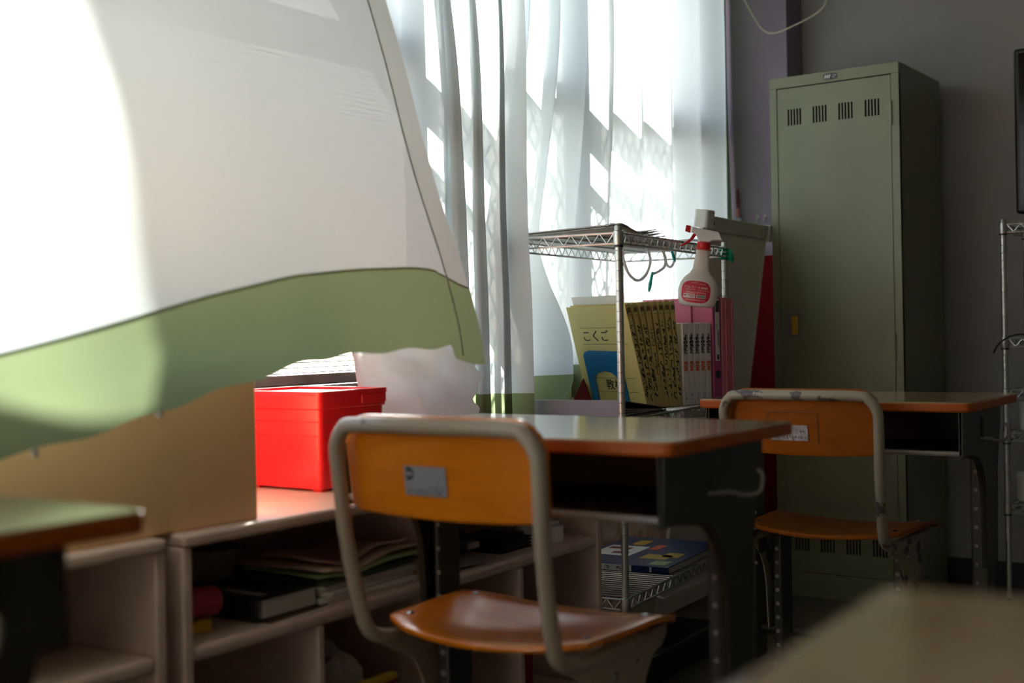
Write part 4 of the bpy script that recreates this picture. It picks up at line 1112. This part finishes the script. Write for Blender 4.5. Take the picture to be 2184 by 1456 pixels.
for nm, mt, x0, x1, y0, y1 in (('yellow_shape', 'packyellow', 0.10, 0.17, 0.05, 0.13), ('yellow_shape', 'packyellow', 0.14, 0.21, 0.03, 0.08), ('orange_shape', 'ink_red', 0.24, 0.32, 0.13, 0.16), ('orange_shape', 'yellow', 0.30, 0.38, 0.20, 0.24), ('white_panel', 'whitepaper', 0.12, 0.28, 0.17, 0.29), ('green_shape', 'lime', 0.02, 0.08, 0.02, 0.07), ('red_shape', 'packred', 0.15, 0.18, 0.19, 0.24), ('red_shape', 'packred', 0.22, 0.25, 0.21, 0.28)):
    zz = 0.0212 if nm == 'white_panel' else 0.0216
    obj(nm, box(nb(), x0, x1, y0, y1, 0.021, zz), mt, t)

# black lattice basket on the floor
t = root('storage_basket', (-1.715, 3.03, 0), R(4), 'low black plastic basket with slotted sides on the floor under the wire rack', 'basket')
def bwall(p0, p1, q0, q1, nx, holes):
    p0, p1, q0, q1 = map(Vector, (p0, p1, q0, q1))
    bm = nb()
    us = [0]; n_ = nx
    for k in range(n_): us += [(k + 0.14) / n_, (k + 0.86) / n_]
    us += [1]
    vs_ = [0, 0.16, 0.32, 0.40, 0.56, 0.64, 0.80, 1.0]
    g_ = [[bm.verts.new((p0.lerp(p1, u)).lerp(q0.lerp(q1, u), v)) for v in vs_] for u in us]
    for i in range(len(us) - 1):
        for j in range(7):
            if holes and i % 2 == 1 and j in (1, 3, 5): continue
            bm.faces.new((g_[i][j], g_[i + 1][j], g_[i + 1][j + 1], g_[i][j + 1]))
    return bm
bx, by, ex = 0.105, 0.205, 0.018
for (a, b), nx, hl in ((((-bx, -by), (-bx, by)), 9, True), (((bx, by), (bx, -by)), 9, False), (((-bx, by), (bx, by)), 5, False), (((bx, -by), (-bx, -by)), 5, True)):
    o2 = lambda p: (p[0] + ex * (1 if p[0] > 0 else -1), p[1] + ex * (1 if p[1] > 0 else -1), 0.085)
    obj('side_wall', bwall((*a, 0.004), (*b, 0.004), o2(a), o2(b), nx, hl), 'black', t, solid=0.003)
obj('base', box(nb(), -bx, bx, -by, by, 0.0, 0.004), 'black', t)
rm = nb()
oo, ii = rrect(2 * (bx + ex) + 0.022, 2 * (by + ex) + 0.022, 0.02), rrect(2 * (bx + ex) - 0.002, 2 * (by + ex) - 0.002, 0.012)
for A, B, z0, z1 in ((oo, oo, 0.078, 0.090), (oo, ii, 0.090, 0.090)):
    va = [rm.verts.new((x, y, z0)) for x, y in A]; vb = [rm.verts.new((x, y, z1)) for x, y in B]
    for q in range(len(va)): rm.faces.new((va[q], va[(q + 1) % len(va)], vb[(q + 1) % len(va)], vb[q]))
obj('rim', rm, 'black', t, smooth=True)

# ------------------------------------------------------------------ white panel leaning on the locker, red board behind
p0, p1 = Vector((-1.950, 3.535, 0.0)), Vector((-1.985, 4.12, 0.0))
q0, q1 = Vector((-1.772, 3.53, 1.285)), Vector((-1.80, 4.115, 1.285))
ux = (p1 - p0).normalized(); uz = (q0 - p0).normalized(); uy = uz.cross(ux).normalized(); uz = ux.cross(uy)
t = root('screen_panel', p0, 0, 'tall off-white panel with top and bottom rails leaning on the locker', 'panel')
t.rotation_euler = Matrix((ux, uy, uz)).transposed().to_euler()
pl = (p1 - p0).length; ph = (q0 - p0).length
obj('sheet', box(nb(), 0.012, pl - 0.012, -0.006, 0.006, 0.05, ph - 0.02), 'panel', t)
obj('bottom_rail', box(nb(), 0, pl, -0.016, 0.016, 0.012, 0.075), 'panel', t, bevel=0.004)
tr = obj('top_rail', box(nb(), 0.03, pl - 0.02, -0.014, 0.014, ph - 0.048, ph), 'rail', t, bevel=0.003)
obj('end_cap', prism(nb(), rrect(0.060, 0.050, 0.012), ph - 0.040, ph + 0.016, 'xy', T(0.028, 0, 0)), 'cap', t, bevel=0.003, smooth=True)
obj('end_cap', prism(nb(), rrect(0.036, 0.044, 0.010), ph - 0.056, ph + 0.002, 'xy', T(pl - 0.012, 0, 0)), 'cap', t, bevel=0.003, smooth=True)
for x in (0.045, 0.075, pl - 0.02):
    sc = nb(); lathe(sc, [(0.0, 0), (0.005, 0), (0.005, 0.0015), (0, 0.0015)], 10, T(x, -0.0145, ph - 0.022) @ RX(R(90)))
    obj('screw', sc, 'black', tr)
t = root('red_board', (-1.945, 4.405, 0), 0, 'dark red board standing upright between the white panel and the locker', 'board')
obj('board_face', box(nb(), -0.135, 0.085, -0.012, 0.012, 0.0, 1.195), 'redboard', t, bevel=0.002)
obj('board_edge', box(nb(), -0.137, 0.087, -0.014, 0.014, 1.180, 1.197), 'redboard', t, bevel=0.002)

# brush and hooks on the column
t = root('hand_brush', (-2.058, 4.428, 1.26), 0, 'small brush with maroon handle hanging on the purple column', 'brush')
obj('handle', tube(nb(), [(0, 0, 0.125), (0, 0, 0.15), (-0.001, 0, 0.19), (0, 0, 0.198)], [0.005, 0.007, 0.0065, 0.004], 8), 'maroon', t, smooth=True)
obj('neck', tube(nb(), [(0, 0, 0.085), (0, 0, 0.126)], [0.008, 0.005], 8), 'pink2', t, smooth=True)
obj('head', prism(nb(), [(-0.014, 0.088), (0.014, 0.088), (0.022, 0.0), (-0.022, 0.0)], -0.014, 0.014, 'xz'), 'paleblue', t, bevel=0.003)
for k, x in enumerate((-1.985, -1.955)):
    t = root('wall_hook', (x, 4.447, 1.338), 0, ('small wire hook on the purple column above the black clip', 'small wire hook on the purple column nearer the locker')[k], 'hook', 'hooks on the column')
    obj('wire', tube(nb(), [(0, -0.004 - 0.010 * math.sin(a), 0.012 * math.cos(a)) for a in [PI * q / 8 * 1.5 for q in range(9)]], 0.0014, 6), 'chrome', t)
    obj('screw_plate', lathe(nb(), [(0.0, 0), (0.006, 0), (0.005, 0.002), (0, 0.002)], 10, T(0, 0, 0.012) @ RX(R(90))), 'chrome', t)
tag(obj('binder_clip', prism(nb(), [(-0.014, 0), (0.016, 0), (0.008, 0.020), (-0.012, 0.020)], -0.012, 0.0, 'xz'), 'black', None, bevel=0.002, loc=(-1.988, 4.446, 1.296)), 'black binder clip hanging below the wire hooks', 'clip')
tag(obj('hanging_cable', tube(nb(), smooth_path([(-2.06, 4.36, 2.42), (-2.01, 4.36, 2.22), (-1.945, 4.36, 2.08), (-1.905, 4.36, 2.025), (-1.86, 4.36, 2.012), (-1.80, 4.36, 2.025), (-1.735, 4.36, 2.045), (-1.69, 4.36, 2.065), (-1.668, 4.36, 2.09), (-1.672, 4.36, 2.12), (-1.69, 4.37, 2.17), (-1.70, 4.40, 2.40), (-1.70, 4.44, 2.95)], 7), 0.0032, 8), 'cable', None, smooth=True), 'thin cream cable drooping in a loop above the locker', 'cable')

# ------------------------------------------------------------------ locker
LX1, LY, LW, LD, LH = -1.328, 4.105, 0.452, 0.445, 1.79
t = root('steel_locker', (LX1 - LW / 2, LY, 0), 0, 'tall olive green single-door steel locker with louvre slots', 'locker')
w = LW / 2
b = nb()
box(b, -w, -w + 0.0015, 0.0, LD, 0, LH); box(b, w - 0.0015, w, 0.0, LD, 0, LH)
box(b, -w, w, LD - 0.0015, LD, 0, LH); box(b, -w, w, 0.0, LD, LH - 0.0015, LH); box(b, -w + 0.0015, w - 0.0015, 0.004, LD - 0.0015, 0.085, 0.087)
obj('body', b, 'locker', t)
for s in (-1, 1):
    obj('front_stile', box(nb(), s * w - (0.026 if s > 0 else 0), s * w + (0.026 if s < 0 else 0), -0.001, 0.016, 0.0, LH - 0.036), 'locker', t, bevel=0.0012)
obj('top_rail', box(nb(), -w - 0.0005, w + 0.0005, -0.0015, 0.016, LH - 0.036, LH + 0.0005), 'locker', t, bevel=0.0012)
obj('plinth', box(nb(), -w + 0.026, w - 0.026, 0.0, 0.016, 0.0, 0.082), 'locker', t, bevel=0.0012)
# door: pressed sheet with two rows of slots
dx0, dx1, dz0, dz1 = -w + 0.0275, w - 0.0285, 0.0845, LH - 0.0395
xs = [dx0]
sl = []
for c in range(4):
    cx = dx0 + (dx1 - dx0) * (0.155 + 0.2290 * c)
    for k in range(5):
        x = cx + (k - 2) * 0.0108
        xs += [x - 0.0030, x + 0.0030]; sl.append(len(xs) - 2)
xs.append(dx1)
zs = [dz0, dz0 + 0.072, dz0 + 0.128, dz1 - 0.128, dz1 - 0.072, dz1]
bm = nb()
gv = [[bm.verts.new((x, 0.003, z)) for z in zs] for x in xs]
for i in range(len(xs) - 1):
    for j in range(len(zs) - 1):
        if i in sl and j in (1, 3): continue
        bm.faces.new((gv[i][j], gv[i + 1][j], gv[i + 1][j + 1], gv[i][j + 1]))
door = obj('door', bm, 'locker', t, solid=0.004)
obj('slot_shade_sheet', box(nb(), dx0 + 0.01, dx1 - 0.01, 0.030, 0.031, dz0 + 0.01, dz1 - 0.01), 'locker_shade', door)  # added black sheet standing in for the shade seen through the slots
for zz in (LH - 0.165, LH - 0.930, 0.30):
    obj('hinge', tube(nb(), [(dx1 + 0.002, -0.003, zz - 0.040), (dx1 + 0.002, -0.003, zz + 0.040)], 0.0045, 8), 'locker', door, smooth=True)
hz = 0.935
hp = obj('handle_plate', box(nb(), dx0 + 0.013, dx0 + 0.066, -0.006, 0.001, hz - 0.038, hz + 0.038), 'handle', door, bevel=0.003, smooth=True)
obj('handle_recess', prism(nb(), [(x + dx0 + 0.0525, z + hz) for x, z in rrect(0.023, 0.064, 0.005)], -0.0075, -0.0055, 'xz'), 'yellow', hp)
obj('handle_rim', tube(nb(), [(x + dx0 + 0.0525, -0.007, z + hz) for x, z in rrect(0.025, 0.066, 0.006) + rrect(0.025, 0.066, 0.006)[:1]], 0.0015, 6), 'handle', hp)
npz = LH - 0.018
npl = obj('name_plate', prism(nb(), [(x - 0.006, z + npz) for x, z in rrect(0.050, 0.020, 0.0095)], -0.0032, -0.0015, 'xz'), 'plate', t, bevel=0.0005)
em = nb()
for k in range(3):
    x = -0.027 + 0.0075 * k
    em.faces.new([em.verts.new((p[0], -0.0034, npz + p[1])) for p in ((x, -0.006), (x + 0.0045, -0.006), (x + 0.0085, 0.006), (x + 0.004, 0.006))])
em.faces.new([em.verts.new((p[0], -0.0034, npz + p[1])) for p in ((-0.026, -0.002), (-0.008, -0.002), (-0.007, 0.0008), (-0.025, 0.0008))])
obj('emblem', em, 'white_print', npl)
lettering('lettering', 'NIPPON', 0.0058, 'white_print', npl, frame((0.0065, -0.0034, npz + 0.0030), (1, 0, 0), (0.25, 0, 1)))
lettering('lettering', 'STEEL', 0.0058, 'white_print', npl, frame((0.0045, -0.0034, npz - 0.0030), (1, 0, 0), (0.25, 0, 1)))

# ------------------------------------------------------------------ television, second rack's contents
t = root('television', (-0.585, 4.545, 1.30), 0, 'black flat television mounted on the end wall', 'television')
obj('casing', box(nb(), -0.482, 0.482, -0.03, 0.03, 0, 0.562), 'black', t, bevel=0.010, seg=3, smooth=True)
obj('screen', box(nb(), -0.465, 0.465, -0.032, -0.030, 0.025, 0.545), 'screen', t)
obj('wall_mount', box(nb(), -0.15, 0.15, 0.03, 0.054, 0.15, 0.42), 'black', t)
for k, (x, z, r_, h, lb) in enumerate(((-0.985, 0.5735, 0.045, 0.075, 'white plastic pot on the upper shelf of the end-wall rack'), (-0.990, 0.3405, 0.050, 0.075, 'white plastic pot on the lowest shelf of the end-wall rack'))):
    t = root('plastic_pot', (x, 4.36, z), 0, lb, 'pot', 'white pots on the end-wall rack')
    obj('pot_body', lathe(nb(), [(0.0, 0), (r_ * 0.92, 0), (r_, 0.004), (r_, h), (r_ * 0.9, h + 0.002), (0, h + 0.002)], 24), 'bottle_white', t, smooth=True)
    obj('lid', lathe(nb(), [(0.0, h), (r_ * 1.04, h), (r_ * 1.04, h + 0.014), (r_ * 0.96, h + 0.018), (0, h + 0.018)], 24), 'bottle_white', t, smooth=True)
tag(obj('black_cable', tube(nb(), smooth_path([(-1.075, 4.225, 0.830), (-1.062, 4.225, 0.855), (-1.035, 4.228, 0.878), (-1.00, 4.24, 0.889), (-0.95, 4.26, 0.886), (-0.88, 4.30, 0.8845)], 6), 0.003, 8), 'black', None, smooth=True), 'black cable looping over the end-wall rack shelf', 'cable')
